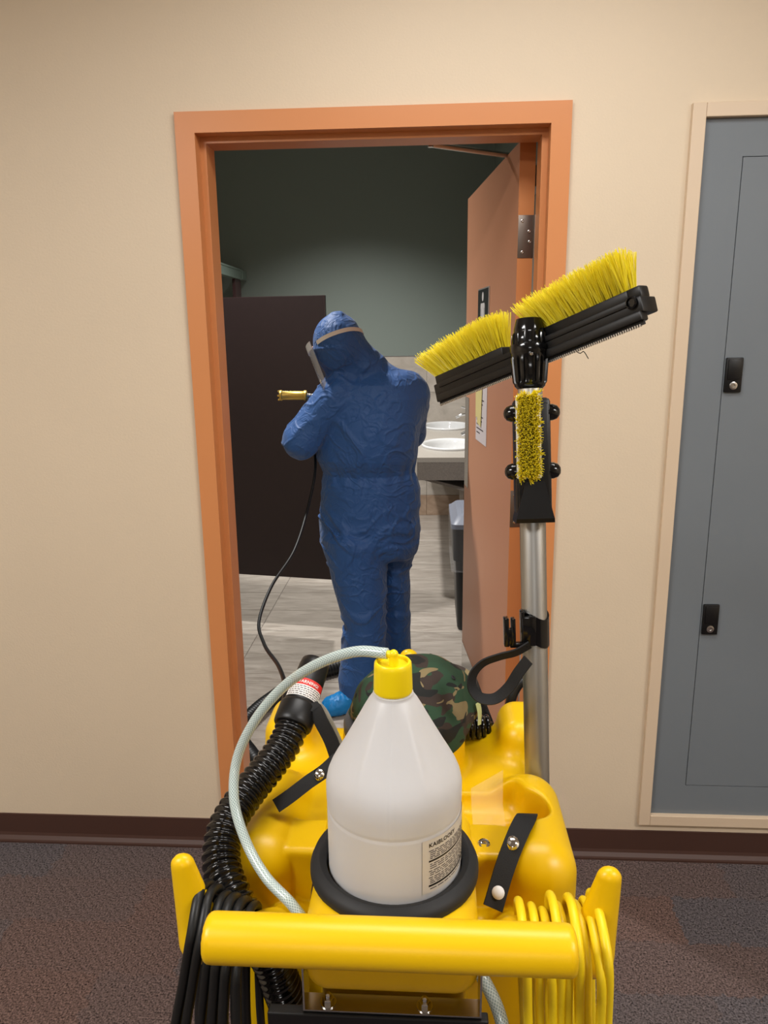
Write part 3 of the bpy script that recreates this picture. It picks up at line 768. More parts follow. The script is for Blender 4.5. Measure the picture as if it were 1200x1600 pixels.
# ================================================================== THE CLEANING MACHINE
XC = .62
mach = thing('cleaning_machine', 'yellow rotomoulded restroom cleaning machine with push handle in front of the doorway', 'cleaning machine', (XC, -1.0, 0))
def body(x, y, z):
    xm = np.abs(x-XC)
    bar = np.sqrt(np.maximum(np.sqrt((y+1.47)**2+(z-1.028)**2)-.0165, 0)**2+np.maximum(xm-.1755, 0)**2)-.0075
    bar = np.minimum(bar, np.maximum(np.sqrt((y+1.47)**2+(z-1.028)**2)-.024, xm-.183)+.0) if False else bar
    col1 = rbox(xm, y, z, (0, -1.325, .970), (.0945, .118, .043), .028)
    d = smin(col1, bar, .022)
    chin = rbox(xm, y, z, (0, -1.33, .920), (.082, .070, .054), .012)
    d = smin(d, chin, .01)
    mid = smin(rbox(xm, y, z, (0, -1.055, .62), (.205, .175, .325), .04), rbox(xm, y, z, (0, -.80, .50), (.19, .15, .20), .04), .03)
    blk = rbox(xm, y, z, (.12, -1.215, .86), (.036, .035, .10), .009)
    ledge = rbox(xm, y, z, (0, -1.22, .76), (.19, .055, .122), .012)
    lobe = rbox(xm, y, z, (.184, -1.165, .76), (.049, .112, .215), .046)
    lobe = smax(lobe, -(xm-.1365), .006)
    front = rbox(xm, y, z, (0, -1.14, .70), (.225, .125, .17), .04)
    g = smin(mid, lobe, .02); g = smin(g, ledge, .006); g = smin(g, blk, .004); g = smin(g, front, .02)
    # pocket in the right-hand lobe only
    xr = x-XC
    pk = smin(cylz(xr, y, z, .172, -1.155, .036, .905, 1.2), rbox(xr, y, z, (.125, -1.135, 1.05), (.05, .042, .13), .02), .02)
    g = smax(g, -pk, .008)
    tow = rbox(xm, y, z, (.194, -.945, .80), (.042, .062, .208), .036)
    tow = tow+.16*np.maximum(0, (z-.90))*np.maximum(0, 1)*.35
    g = smin(g, tow, .035)
    col2 = cylz(x, y, z, XC, -1.0, .098, .7, 1.0, .01)
    g = smin(g, col2, .015)
    d = smin(d, g, .014)
    peg = cone(xm, y, z, (0, -.688, .65), (0, -.695, .98), .035, .0195)
    d = smin(d, peg, .02)
    # cord hooks: an arm out from the body, turned up at the end
    arm = smin(cone(xm, y, z, (.14, -1.25, .85), (.14, -1.365, .942), .026, .022), cone(xm, y, z, (.135, -1.370, .944), (.215, -1.382, .944), .022, .022), .012)
    fin = cone(xm, y, z, (.219, -1.38, .941), (.235, -1.38, 1.038), .027, .0135, (1, .8, 1))
    d = smin(d, smin(arm, fin, .012), .012)
    # socket for the wand
    slv = np.sqrt((x-(.8285-.0463*(z-.93)))**2+(y+1.045-.0347*(z-.93))**2)-.030
    d = smin(d, smax(smax(slv, z-.80, .008), .475-z, .012), .02)
    pq = np.sqrt((x-(.8285-.0463*(z-.93)))**2+(y+1.045-.0347*(z-.93))**2)-.0205
    d = smax(d, -np.maximum(pq, .5-z), .003)
    # wells for the bottle and the second holder
    d = smax(d, -cylz(x, y, z, XC, -1.336, .0795, .986, 1.3), .003)
    d = smax(d, -cylz(x, y, z, XC, -1.0, .079, .94, 1.3), .003)
    return d
P_, F_, N_ = nets(body, (.365, -1.506, .44), (.875, -.62, 1.066), .0044)
cen = P_[F_].mean(1); xm_ = np.abs(cen[:, 0]-XC)
is_h = (cen[:, 1] < -1.405) & (cen[:, 2] > .99) & ((xm_ > .096) | (cen[:, 1] < -1.447))
is_k = (xm_ > .2) & (cen[:, 1] < -1.33) & ~is_h
is_p = (cen[:, 1] > -.725) & (cen[:, 2] > .95) & (xm_ < .04)
is_l = (cen[:, 0] < XC)
for nm, sel in (('body', ~(is_h | is_k | is_p)), ('handle', is_h), ('cord_hook', is_k & is_l), ('cord_hook', is_k & ~is_l), ('rear_peg', is_p)):
    sub_mb(P_, F_, N_, sel).build(nm, 'yellow', mach, smooth=180)
# lower tank and wheels
def low(x, y, z):
    d = rbox(x, y, z, (XC, -.965, .33), (.215, .29, .25), .06)
    return smin(d, rbox(x, y, z, (XC, -1.16, .40), (.19, .10, .10), .03), .03)
P_, F_, N_ = nets(low, (.38, -1.3, .05), (.86, -.65, .62), .012)
sub_mb(P_, F_, N_, np.ones(len(F_), bool)).build('lower_tank', 'yellow', mach, smooth=180)
for sx in (-1, 1):
    wc = (XC+sx*.235, -1.10, .13)
    wh = MB().lathe([(.085, -.02), (.12, -.022), (.13, -.012), (.13, .012), (.12, .022), (.085, .02), (.085, -.02)], wc, (1, 0, 0), 32, close=False).build('wheel', 'tyre', mach)
    MB().lathe([(0, -.016), (.086, -.014), (.086, .014), (0, .016)], wc, (1, 0, 0), 24).build('hub', 'black', wh)
    wc = (XC+sx*.15, -.75, .05)
    MB().lathe([(0, -.014), (.045, -.016), (.05, -.008), (.05, .008), (.045, .016), (0, .014)], wc, (1, 0, 0), 24).build('caster', 'tyre', mach)
    MB().bb(wc[0]-.025, wc[0]+.025, -.785, -.715, .1, .12).build('caster_bracket', 'steel', mach, smooth=0)
# black rubber holder rings
def ring_prof(ri, ro, z0, z1):
    k = .006
    return [(ri, z0), (ri, z1-k), (ri+k*.4, z1-k*.3), (ri+k*1.4, z1), (ro-k*1.8, z1), (ro-k*.5, z1-k*.6), (ro, z1-k*1.8), (ro, z0+k), (ro-k*.6, z0), (ri, z0)]
MB().lathe(ring_prof(.0785, .0975, 1.006, 1.029), (XC, -1.336, 0), (0, 0, 1), 64, close=False).build('holder_ring', 'black_rubber', mach, smooth=50)
MB().lathe(ring_prof(.0785, .0965, .995, 1.022), (XC, -1.0, 0), (0, 0, 1), 64, close=False).build('holder_ring', 'grey_rubber', mach, smooth=50)
# stainless bracket below the handle, with nuts and black channel
br = MB(); br.bb(.525, .716, -1.434, -1.412, .9035, .9055); br.bb(.525, .527, -1.434, -1.403, .9035, .965); br.bb(.7145, .7165, -1.434, -1.403, .9035, .965)
br.bb(.525, .540, -1.434, -1.403, .963, .965); br.bb(.701, .7165, -1.434, -1.403, .963, .965)
bro = br.build('bracket', 'steel', mach, smooth=0)
for nx, ny in ((.551, -1.4235), (.656, -1.4235)):
    n = MB(); n.lathe([(.0, 0), (.009, 0), (.009, .0012), (0, .0012)], (nx, ny, .9056), (0, 0, 1), 20)
    n.lathe([(.0065, .0012), (.0065, .006), (.0055, .0068), (.004, .0068)], (nx, ny, .9056), (0, 0, 1), 6); n.lathe([(.0035, .006), (.0035, .011), (.002, .0125), (0, .0125)], (nx, ny, .9056), (0, 0, 1), 12)
    n.build('lock_nut', 'chrome', bro)
ch = MB(); ch.bb(.486, .724, -1.437, -1.424, .880, .902, .0015); ch.bb(.487, .723, -1.434, -1.424, .862, .8795, .0015); ch.bb(.486, .724, -1.437, -1.424, .842, .862, .0015)
ch.build('black_channel', 'black', mach, smooth=0)
# webbing straps with snaps on the body
def snap(p, nrm, parent, r=.0085, mat='chrome'):
    MB().lathe([(r*1.05, 0), (r*1.05, .0012), (r*.8, .003), (r*.45, .0042), (0, .0046)], p, nrm, 18).build('snap', mat, parent)
st = MB().ribbon([(.796, -1.178, .972), (.790, -1.205, .987), (.776, -1.235, .985), (.757, -1.268, .962), (.739, -1.300, .925)], .026, .0024, (.86, .25, -.15)).build('strap', 'velcro', mach, smooth=40)
snap((.7665, -1.249, .9795), (-.1, -.62, .78), st); snap((.746, -1.293, .942), (-.25, -.75, .6), st, .0075, 'white_plastic')
st = MB().ribbon([(.543, -1.215, 1.005), (.533, -1.245, .985), (.524, -1.275, .955), (.519, -1.297, .915), (.519, -1.305, .88)], .016, .0024, (1, 0, .1)).build('strap', 'velcro', mach, smooth=40)
snap((.5283, -1.264, .968), (-.1, -.7, .6), st, .0075)
bo = MB(); bo.lathe([(.008, 0), (.0082, .004), (.0065, .0055), (.004, .0055), (.0035, .003), (0, .003)], (.7325, -1.226, .957), (0, -.5, .85), 18); bo.build('bolt', 'chrome', mach)

# ---------------------------------------------------------------- gallon bottle with cap
BX, BY, BZ = XC+.0005, -1.336, .9875
bt = thing('bottle', 'white gallon bottle of cleaning concentrate standing in the black holder ring', 'bottle', (BX, BY, BZ))
prof = [(0, 0), (.066, 0), (.0725, .0035), (.0755, .009), (.0763, .02), (.0763, .03), (.0763, .1065), (.0763, .1085), (.0757, .1105), (.0757, .1118), (.0763, .1138), (.0764, .116), (.0766, .121), (.0767, .128), (.0766, .138), (.0745, .148), (.0710, .157),
        (.0655, .1675), (.0590, .1790), (.0520, .1915), (.0450, .2040), (.0385, .2155), (.0325, .2265), (.0275, .2350), (.0235, .2405), (.0222, .2420), (.0222, .2445), (.0205, .2450), (.0205, .268), (0, .268)]
def bmod(th, h):
    a = max(0, min(1, (h-.150)/.03))*max(0, min(1, (.236-h)/.03))
    q = th+math.pi/2
    rid = sum(math.exp(-((math.atan2(math.sin(q-c), math.cos(q-c)))/.11)**2) for c in (.55, -.55, math.pi-.55, math.pi+.55))
    seam = math.exp(-((math.atan2(math.sin(q), math.cos(q)))/.012)**2)+math.exp(-((math.atan2(math.sin(q+math.pi), math.cos(q+math.pi)))/.012)**2)
    return 1+a*(.028*rid-.012)+.006*seam*min(1, max(0, (h-.1)/.02))
MB().lathe(prof, (BX, BY, BZ), (0, 0, 1), 192, rmod=bmod).build('bottle_body', 'hdpe', bt, smooth=50)
CZ0 = BZ+.2455
cp = MB(); cp.lathe([(.0205, 0), (.0213, .001), (.0215, .004), (.0207, .029), (.0203, .0335), (.019, .0352), (.0172, .0352), (.0165, .034), (.016, .0315), (0, .0305)], (BX, BY, CZ0), (0, 0, 1), 48,
    rmod=None)
cpo = cp.build('cap', 'yellow_cap', bt, smooth=50)
nz = MB(); nz.cyl((BX+.001, BY-.002, CZ0+.030), (BX+.001, BY-.002, CZ0+.044), .0052, .0048, 14); nz.sphere((BX+.001, BY-.002, CZ0+.044), .0052, 14); nz.cyl((BX+.001, BY-.002, CZ0+.043), (BX-.013, BY+.002, CZ0+.0435), .0045, .0038, 12)
nz.build('nozzle', 'yellow_cap', cpo, smooth=50)
# label wrapped round the right-hand side
RB = .0766
def wrap(th, z, off): return Vector((BX+math.sin(th)*(RB+off), BY-math.cos(th)*(RB+off), z))
def cyl_patch(th0, th1, z0, z1, off, n=24):
    V = []; F = []
    for i in range(n+1):
        th = th0+(th1-th0)*i/n; V += [wrap(th, z0, off), wrap(th, z1, off)]
    for i in range(n): F.append((2*i, 2*i+2, 2*i+3, 2*i+1))
    return V, F
TH0 = math.radians(31); TH1 = math.radians(125)
LZ0, LZ1 = 1.0315, 1.0935
lb = MB().add(*cyl_patch(TH0-.10, TH1, LZ0-.001, LZ1+.002, .0003, 40)).build('label', 'label', bt, smooth=60)
text_mb('KAIBLOOEY', .0070, lambda x, y: wrap(TH0+x/RB, LZ1-.0075+y, .0007), 1.08, .00012).build('lettering', 'ink', lb, smooth=0)
bars = MB()
for z, hgt in ((LZ1-.0255, .0022), (LZ0+.0062, .0024)): bars.add(*cyl_patch(TH0, TH1-.05, z, z+hgt, .0006, 30))
bars.build('rule', 'ink', lb, smooth=60)
ln = MB(); rr = random.Random(3)
rows = [LZ1-.0125, LZ1-.0148, LZ1-.0172, LZ1-.0196, LZ1-.0218, LZ1-.0288, LZ1-.0312, LZ1-.0338, LZ1-.0372, LZ1-.0396, LZ1-.0420, LZ1-.0452, LZ1-.0475, LZ1-.0498, LZ1-.0520, LZ1-.0590]
for i, z in enumerate(rows):
    th = TH0+(0 if i in (0, 8, 11) else .02); end = TH1-.15-rr.random()*.5
    while th < end:
        L = .03+rr.random()*.09; ln.add(*cyl_patch(th, min(th+L, end), z, z+.0011, .0006, 5)); th += L+.022
ln.build('fine_print', 'ink_soft', lb, smooth=60)

# ---------------------------------------------------------------- clear braided hose from the cap to the body
hs = [(BX-.006, BY+.000, CZ0+.0437), (.582, -1.324, 1.2735), (.535, -1.300, 1.248), (.483, -1.272, 1.201), (.444, -1.265, 1.150), (.421, -1.268, 1.099), (.4215, -1.290, 1.059), (.440, -1.316, 1.023), (.470, -1.348, 1.000), (.505, -1.376, .988), (.530, -1.385, .960), (.56, -1.36, .90), (.60, -1.30, .86)]
ho = thing('clear_hose', 'clear braided suction hose curving from the yellow bottle cap', 'hose', (.421, -1.268, .9))
MB().tube(hs, .0062, 18, .004).build('braided_tube', 'braid', ho, smooth=180)
pt = spline(hs, .004); i0 = int(np.argmin(np.linalg.norm(pt-np.array([.505, -1.285, 1.224]), axis=1)))
MB().tube([pt[i0-1], pt[i0], pt[i0+1]], .0067, 18, .002).build('tape_band', 'tape', ho, smooth=180)
h2 = MB().tube([(.70, -1.34, .90), (.722, -1.385, .905), (.738, -1.41, .885), (.745, -1.425, .85), (.742, -1.42, .79), (.73, -1.35, .74), (.70, -1.25, .72)], .0075, 16, .005).build('drain_hose', 'braid', None, smooth=180)
tag(h2, 'short clear braided hose under the right end of the handle', 'hose')

# ---------------------------------------------------------------- black corrugated vacuum hose with cuff
vp = [(.4665, -1.112, 1.075), (.457, -1.142, 1.052), (.440, -1.172, 1.034), (.416, -1.214, 1.016), (.399, -1.262, .997), (.404, -1.302, .975), (.428, -1.338, .955), (.452, -1.352, .925), (.47, -1.345, .885), (.48, -1.34, .84), (.49, -1.32, .78), (.52, -1.25, .70)]
vh = thing('vacuum_hose', 'glossy black corrugated vacuum hose with labelled cuff strapped to the machine', 'hose', (.42, -1.2, .7))
PT = .0104
MB().tube(vp, .0225, 28, .0011, rfun=lambda d: .0200+.0042*(.5+.5*math.cos(2*math.pi*d/PT))**.7).build('corrugated_tube', 'black_gloss', vh, smooth=180)
c0 = Vector((.4632, -1.123, 1.066)); c1 = Vector((.487, -1.035, 1.127)); ca = (c1-c0).normalized(); CL = (c1-c0).length
cu = MB().lathe([(.0265, 0), (.0280, .002), (.0285, .008), (.0285, .030), (.0270, .034), (.0250, .036), (.0225, CL-.010), (.0215, CL-.002), (.0195, CL), (.0175, CL), (.0165, CL-.02), (0, CL-.03)], c0, ca, 40).build('cuff', 'black', vh, smooth=40)
e1 = Vector((0, 0, 1)); e1 = (e1-ca*e1.dot(ca)).normalized(); e2 = ca.cross(e1)
view = (Vector(CAM_POS)-c0); tv = math.atan2(view.dot(e2), view.dot(e1))
def cuff_pt(th, h, off=.0003):
    r = .0250+(.0225-.0250)*(h-.036)/(CL-.046)+off
    return c0+ca*h+(e1*math.cos(tv+th)+e2*math.sin(tv+th))*r
def cuff_patch(t0, t1, h0, h1, off, n=18):
    V = []; F = []
    for i in range(n+1):
        th = t0+(t1-t0)*i/n; V += [cuff_pt(th, h0, off), cuff_pt(th, h1, off)]
    return V, [(2*i, 2*i+1, 2*i+3, 2*i+2) for i in range(n)]
sgn = 1 if (cuff_pt(.3, .05)-cuff_pt(-.3, .05)).dot(Vector(_r2)) > 0 else -1
wl = MB().add(*cuff_patch(-1.25, 1.25, .039, .057, .0003)).build('warning_label', 'white_label', cu, smooth=60)
MB().add(*cuff_patch(-1.25, 1.25, .057, .068, .0003)).build('red_band', 'red_label', wl, smooth=60)
text_mb('WARNING!', .0068, lambda x, y: cuff_pt(sgn*x/.0245, .0595+y, .0008), 1.05, .0001, 'CENTER').build('lettering', 'white_label', wl, smooth=0)
ln = MB()
for k in range(5):
    th = -1.1
    while th < 1.0:
        L = .08+rr.random()*.15; ln.add(*cuff_patch(th, min(1.1, th+L), .0405+k*.0033, .0418+k*.0033, .0006, 4)); th += L+.05
ln.build('fine_print', 'ink_soft', wl, smooth=60)
# strap that holds the cuff
s1 = MB().ribbon([(.482, -1.105, 1.088), (.493, -1.112, 1.092), (.506, -1.122, 1.074), (.520, -1.130, 1.050), (.529, -1.136, 1.026)], .021, .0028, (.85, -.15, .1)).build('cuff_strap', 'velcro', vh, smooth=40)
MB().ribbon([(.494, -1.098, 1.093), (.507, -1.105, 1.083), (.522, -1.112, 1.056), (.534, -1.118, 1.030)], .010, .003, (.9, .3, .25)).build('silver_strip', 'silver_strip', s1, smooth=40)
s2 = MB().ribbon([(.452, -1.200, .990), (.470, -1.192, 1.000), (.494, -1.175, 1.012), (.513, -1.160, 1.019), (.530, -1.140, 1.027)], .019, .0028, (-.1, .6, .75)).build('snap_strap', 'velcro', vh, smooth=40)
snap((.507, -1.1675, 1.0190), (-.1, -.8, .6), s2, .0078)

# ---------------------------------------------------------------- cords on the hooks
def loops(spec, r, name, mat, root, seg=12):
    for i, pts in enumerate(spec):
        MB().tube(pts, r, seg, .008, closed=True).build(name, mat, root, smooth=180)
yc = thing('extension_cord', 'yellow extension cord coiled over the right hook of the machine', 'cord', (.83, -1.38, .45))
yl = []
rr = random.Random(5)
tops = [(.762, .990, -.03), (.776, .987, -.012), (.788, .984, 0), (.797, 1.002, -.004), (.806, .986, 0), (.8165, 1.003, .0), (.826, .989, .004), (.836, .994, .004), (.8435, 1.006, .003)]
for i, (tx, tz, sh) in enumerate(tops):
    bx = .79+i*.0105+rr.uniform(-.006, .006); bz = .45+rr.uniform(-.04, .05); fy = -1.418-rr.random()*.008; by = -1.347+rr.random()*.01
    if i >= 7: fy -= .012
    yl.append([(tx, -1.383, tz), (tx+.001, fy, tz-.022), (tx+(bx-tx)*.15, fy-.004, .90), (tx+(bx-tx)*.6, fy-.01, .70), (bx, fy+.01, bz+.05), (bx+.004, -1.385, bz), (bx+.004, by+.01, bz+.05), (tx+(bx-tx)*.6+.004, by+.004, .70), (tx+(bx-tx)*.15+.003, by, .90), (tx+.002, by, tz-.022)])
loops(yl, .0051, 'cord_loop', 'yellow_cord', yc)
bc = thing('power_cable', 'black power cable coiled over the left hook of the machine', 'cord', (.40, -1.38, .45))
bl = []
tops = [(.403, 1.006, .3675, .0058), (.413, 1.001, .381, .0056), (.424, .992, .402, .0056), (.434, .989, .418, .0062), (.445, .985, .432, .006), (.457, .98, .452, .005)]
for i, (tx, tz, bx, r_) in enumerate(tops):
    fy = -1.415-.004*i; by = -1.345; bz = .5+.02*((i*3) % 4); lx = bx+(tx-bx)*.25
    pts = [(tx, -1.383, tz), (tx-.001, fy, tz-.026), (tx+(bx-tx)*.30, fy-.006, .93), (bx, fy-.012, .80), (bx-.004, fy, bz+.05), (bx, -1.385, bz), (bx+.004, by+.01, bz+.06), (lx, by, .80), (tx+(bx-tx)*.2, by+.002, .93), (tx+.001, by, tz-.024)]
    MB().tube(pts, r_, 12, .008, closed=True).build('cable_loop', 'cable', bc, smooth=180)

# ---------------------------------------------------------------- camouflage baseball cap on the rear holder
cc = Vector((.637, -.992, 1.010))
hat = thing('baseball_cap', 'woodland camouflage baseball cap resting on the machine behind the bottle', 'cap', tuple(cc))
hR = Matrix.Rotation(math.radians(-14), 3, 'Y') @ Matrix.Rotation(math.radians(14), 3, 'X') @ Matrix.Rotation(math.radians(25), 3, 'Z')
def hat_pt(th, ph, off=0.):
    """th around, ph 0 (rim) .. pi/2 (button)"""
    sq = .006*math.sin(3*th+1)*math.cos(ph)
    d6 = abs(((th/(math.pi/3)) % 1)-.5)*2           # 1 on a seam
    seam = -.0016*max(0, (d6-.93)/.07) if ph < 1.5 else 0
    wr = .0022*math.sin(th*5+ph*6)*math.sin(ph*3)+.0016*math.sin(th*9-ph*8)
    r = .104+sq+seam+wr+off; hgt = .112
    q = Vector((r*1.02*math.cos(ph)**.8*math.cos(th), r*.92*math.cos(ph)**.8*math.sin(th), (hgt+off)*math.sin(ph)-.01))
    return cc+hR @ q
V = []; F = []; nt, npz = 120, 30
for j in range(npz+1):
    for i in range(nt): V.append(hat_pt(2*math.pi*i/nt, .0001+(math.pi/2-.0002)*j/npz))
for j in range(npz+1):
    for i in range(nt): V.append(hat_pt(2*math.pi*i/nt, .0001+(math.pi/2-.0002)*j/npz, -.002))
n0 = (npz+1)*nt
gap = lambda i, j: j < 9 and abs(((2*math.pi*(i+.5)/nt-math.radians(200)+math.pi) % (2*math.pi))-math.pi) < .42*(1-(j/9)**2)**.5
for j in range(npz):
    for i in range(nt):
        if gap(i, j): continue
        i2 = (i+1) % nt
        F.append((j*nt+i, j*nt+i2, (j+1)*nt+i2, (j+1)*nt+i)); F.append((n0+j*nt+i, n0+(j+1)*nt+i, n0+(j+1)*nt+i2, n0+j*nt+i2))
for i in range(nt):
    if not gap(i, 0): F.append((i, n0+i, n0+(i+1) % nt, (i+1) % nt))
MB().add(V, F).build('crown', 'camo', hat, smooth=180)
MB().sphere(cc+hR @ Vector((0, 0, .103)), .007, 14, (1, 1, .6)).build('button', 'camo', hat, smooth=180)
# brim, pointing away and to the left
V = []; F = []
for j in range(9):
    for i in range(25):
        th = math.radians(60)+(-.95+1.9*i/24); k = j/8*math.cos((i/24-.5)*math.pi)**.5
        q = Vector(((.104+.07*k)*math.cos(th), (.096+.07*k)*math.sin(th), -.010-.014*k-.02*k*((i/12-1)**2)))
        V.append(cc+hR @ q)
for j in range(8):
    for i in range(24): F.append((j*25+i, j*25+i+1, (j+1)*25+i+1, (j+1)*25+i))
nv = len(V); V += [q+hR @ Vector((0, 0, -.003)) for q in V]
F += [tuple(nv+k for k in f[::-1]) for f in F]
MB().add(V, F).build('brim', 'camo', hat, smooth=60)
for th in (30, 90, 150, 210, 270, 330):
    q = hat_pt(math.radians(th), .78, .0006); n_ = (q-(cc+hR @ Vector((0, 0, .02)))).normalized()
    MB().lathe([(.0022, .0), (.0032, .0006), (.004, .0004), (.0045, -.0006)], q, n_, 14).build('eyelet', 'black_rubber', hat, smooth=60)
bs = MB().ribbon([hat_pt(math.radians(200-27), .03, .001), hat_pt(math.radians(187), .045, .003), hat_pt(math.radians(200), .05, .004), hat_pt(math.radians(213), .045, .003), hat_pt(math.radians(227), .03, .001)], .02, .002, hR @ Vector((0, 0, 1)), .004)
bs.build('back_strap', 'camo', hat, smooth=60)
MB().ribbon([(.7375, -1.000, 1.045), (.7405, -1.004, 1.030), (.7400, -1.010, 1.012)], .012, .0012, (.2, .5, .3), .004).build('tag', 'tag', hat, smooth=60)

# black coiled lead between the cap and the right tower
cl = []
for i in range(160):
    t_ = i/159; a_ = t_*2*math.pi*6
    p_ = Vector((.708, -.955, .975)).lerp(Vector((.768, -.905, .950)), t_)
    cl.append((p_.x, p_.y+.017*math.cos(a_), p_.z+.017*math.sin(a_)))
o = MB().tube(cl, .0043, 10, .004).build('coiled_lead', 'black_gloss', None, smooth=180); tag(o, 'black spiral lead beside the camouflage cap', 'cord')
# clear tape over the pocket
V = []; F = []
q0, q1, q2, q3 = Vector((.722, -1.110, .965)), Vector((.770, -1.092, .985)), Vector((.768, -1.118, .945)), Vector((.722, -1.132, .945))
q4, q5 = Vector((.772, -1.160, .918)), Vector((.724, -1.185, .925))
tp = MB()
tp.add([q0, q1, q2, q3, q4, q5], [(0, 1, 2, 3), (3, 2, 4, 5)]); tp.add([q+Vector((0, .0005, -.0006)) for q in (q0, q1, q2, q3, q4, q5)], [(3, 2, 1, 0), (5, 4, 2, 3)])
o = tp.build('clear_tape', 'tape', None, smooth=0); tag(o, 'strip of clear tape across the pocket beside the bottle', 'tape')

# ---------------------------------------------------------------- wand: aluminium pole with brush and squeegee head
pb = Vector((.848, -1.06, .51)); p1 = Vector((.8285, -1.045, .93)); p2 = Vector((.8085, -1.030, 1.362)); p3 = Vector((.8025, -1.000, 1.548))
ax = (p2-p1).normalized()
wd = thing('cleaning_wand', 'aluminium wand with yellow brush and black squeegee head standing in the machine', 'wand', tuple(pb))
MB().lathe([(.0, 0), (.0187, 0), (.0187, (p2-p1).length+.43), (.0175, (p2-p1).length+.432), (0, (p2-p1).length+.432)], p1-ax*.42, ax, 40).build('pole', 'alu', wd, smooth=40)
a2 = (p3-p2).normalized()
MB().lathe([(0, 0), (.0172, 0), (.0172, (p3-p2).length+.03), (0, (p3-p2).length+.03)], p2, a2, 36).build('upper_tube', 'alu_bright', wd, smooth=40)
ex = Vector((1, -.02, 0)); ex = (ex-a2*ex.dot(a2)).normalized(); ey = a2.cross(ex)   # ey points away from the camera
def wp(s, x, y): return p2+a2*s+ex*x+ey*y
# ribbed collar
def rib(th, h): return 1+(.07*(1 if math.cos(th*15) > 0 else -1) if .004 < h < .042 else (.045*(1 if math.cos(th*15) > 0 else -1) if .058 < h < .073 else 0))
q = p3-a2*.008
MB().lathe([(.0175, -.004), (.0215, 0), (.0222, .003), (.0225, .006), (.0252, .038), (.0255, .0425), (.0262, .046), (.0262, .056), (.0245, .0575), (.024, .061), (.0235, .072), (.0215, .076), (.0215, .080), (.020, .086), (.018, .094), (0, .095)], q, a2, 180, rmod=rib).build('collar', 'black_gloss', wd, smooth=35)
MB().lathe([(.0268, .046), (.0275, .049), (.0275, .055), (.0268, .058)], q, a2, 48).build('collar_ring', 'black_gloss', wd, smooth=35)
snap(q+a2*.042-ey*.0255, -ey, wd, .003)
# head bar
hl = Vector((.680, -.823, 1.526)); hr = Vector((.933, -1.102, 1.652)); hd = (hr-hl).normalized(); HL = (hr-hl).length
fwd = Vector(CAM_POS)-(hl+hr)/2
hup = Vector((0, 0, 1)); hup = (hup-hd*hup.dot(hd)).normalized(); hn = hd.cross(hup)
if hn.dot(fwd) < 0: hn = -hn
HB = Matrix((hd, hn, hup)).transposed(); hm = (hl+hr)/2
def hp(a, n, u): return hl+hd*a+hn*n+hup*u
hb = MB()
hb.box(hp(HL/2, .0, -.004), (HL, .034, .020), .002, HB); hb.box(hp(HL/2, .012, -.018), (HL*.985, .016, .012), .002, HB); hb.box(hp(HL/2, .017, .002), (HL*.93, .004, .008), .001, HB)
hbo = hb.build('head_bar', 'black', wd, smooth=30)
for s0, s1 in ((.002, HL*.395), (HL*.555, HL-.020)):
    MB().box(hp((s0+s1)/2, -.004, .0125), (s1-s0, .032, .015), .002, HB).build('brush_block', 'black', wd, smooth=30)
MB().box(hp(HL/2, .013, -.0255), (HL*.98, .003, .007), 0, HB).build('squeegee_blade', 'black_rubber', wd, smooth=0)
dots = MB()
nd = 110
for i in range(nd): dots.box(hp(HL*(.015+.97*i/nd), .0150, -.0290), (HL/nd*.5, .003, .003), 0, HB)
dots.build('blade_teeth', 'alu_bright', hbo, smooth=0)
MB().lathe([(.008, 0), (.008, .004), (.006, .005), (.005, .002), (0, .002)], hp(HL-.012, .017, .001), hn, 18).build('end_screw', 'black_gloss', hbo)
MB().box(hp(HL-.014, .0, .013), (.024, .02, .016), .003, HB).build('end_cap', 'black', hbo, smooth=30)
MB().tube([hp(HL*.72, .012, -.03), hp(HL*.735, .014, -.034), hp(HL*.75, .015, -.033), hp(HL*.765, .016, -.045)], .0006, 5, .003).build('loose_thread', 'velcro', hbo)
# bristle tufts
def tuft_mesh(seed, n, L, spread, r0):
    rg = random.Random(seed); m = MB()
    for i in range(n):
        a = rg.uniform(0, 2*math.pi); rad = r0*math.sqrt(rg.random()); x, y = rad*math.cos(a), rad*math.sin(a)
        l = L*rg.uniform(.88, 1.04); dx = x*spread+rg.gauss(0, .0022); dy = y*spread+rg.gauss(0, .0022)
        bx, by = rg.gauss(0, .0012), rg.gauss(0, .0012)
        V = []
        for t_, rr_ in ((0, .00062), (.5, .0006), (1, .00042)):
            cx_ = x+dx*t_+bx*t_*t_; cy_ = y+dy*t_+by*t_*t_
            for k in range(3):
                V.append((cx_+rr_*math.cos(2.09*k+a), cy_+rr_*math.sin(2.09*k+a), l*t_))
        F = [(0, 1, 4, 3), (1, 2, 5, 4), (2, 0, 3, 5), (3, 4, 7, 6), (4, 5, 8, 7), (5, 3, 6, 8), (6, 7, 8)]
        m.add(V, F)
    o = m.build('bristle_tuft', 'bristle', None, smooth=60, origin=(0, 0, 0)); me = o.data; bpy.data.objects.remove(o); return me
big = [tuft_mesh(s, 46, .056, 1.15, .0042) for s in range(5)]
small = [tuft_mesh(40+s, 40, .024, .12, .0046) for s in range(4)]
def put_tuft(meshes, i, base, d, twist):
    d = d.normalized(); t_ = Vector((1, 0, 0)) if abs(d.x) < .8 else Vector((0, 1, 0))
    e1 = (t_-d*t_.dot(d)).normalized(); e2 = d.cross(e1)
    o = bpy.data.objects.new('bristle_tuft', meshes[i % len(meshes)]); COL.objects.link(o); o.parent = wd
    R = Matrix((e1, e2, d)).transposed() @ Matrix.Rotation(twist, 3, 'Z')
    o.matrix_local = Matrix.Translation(base-wd.location) @ R.to_4x4()
ti = 0
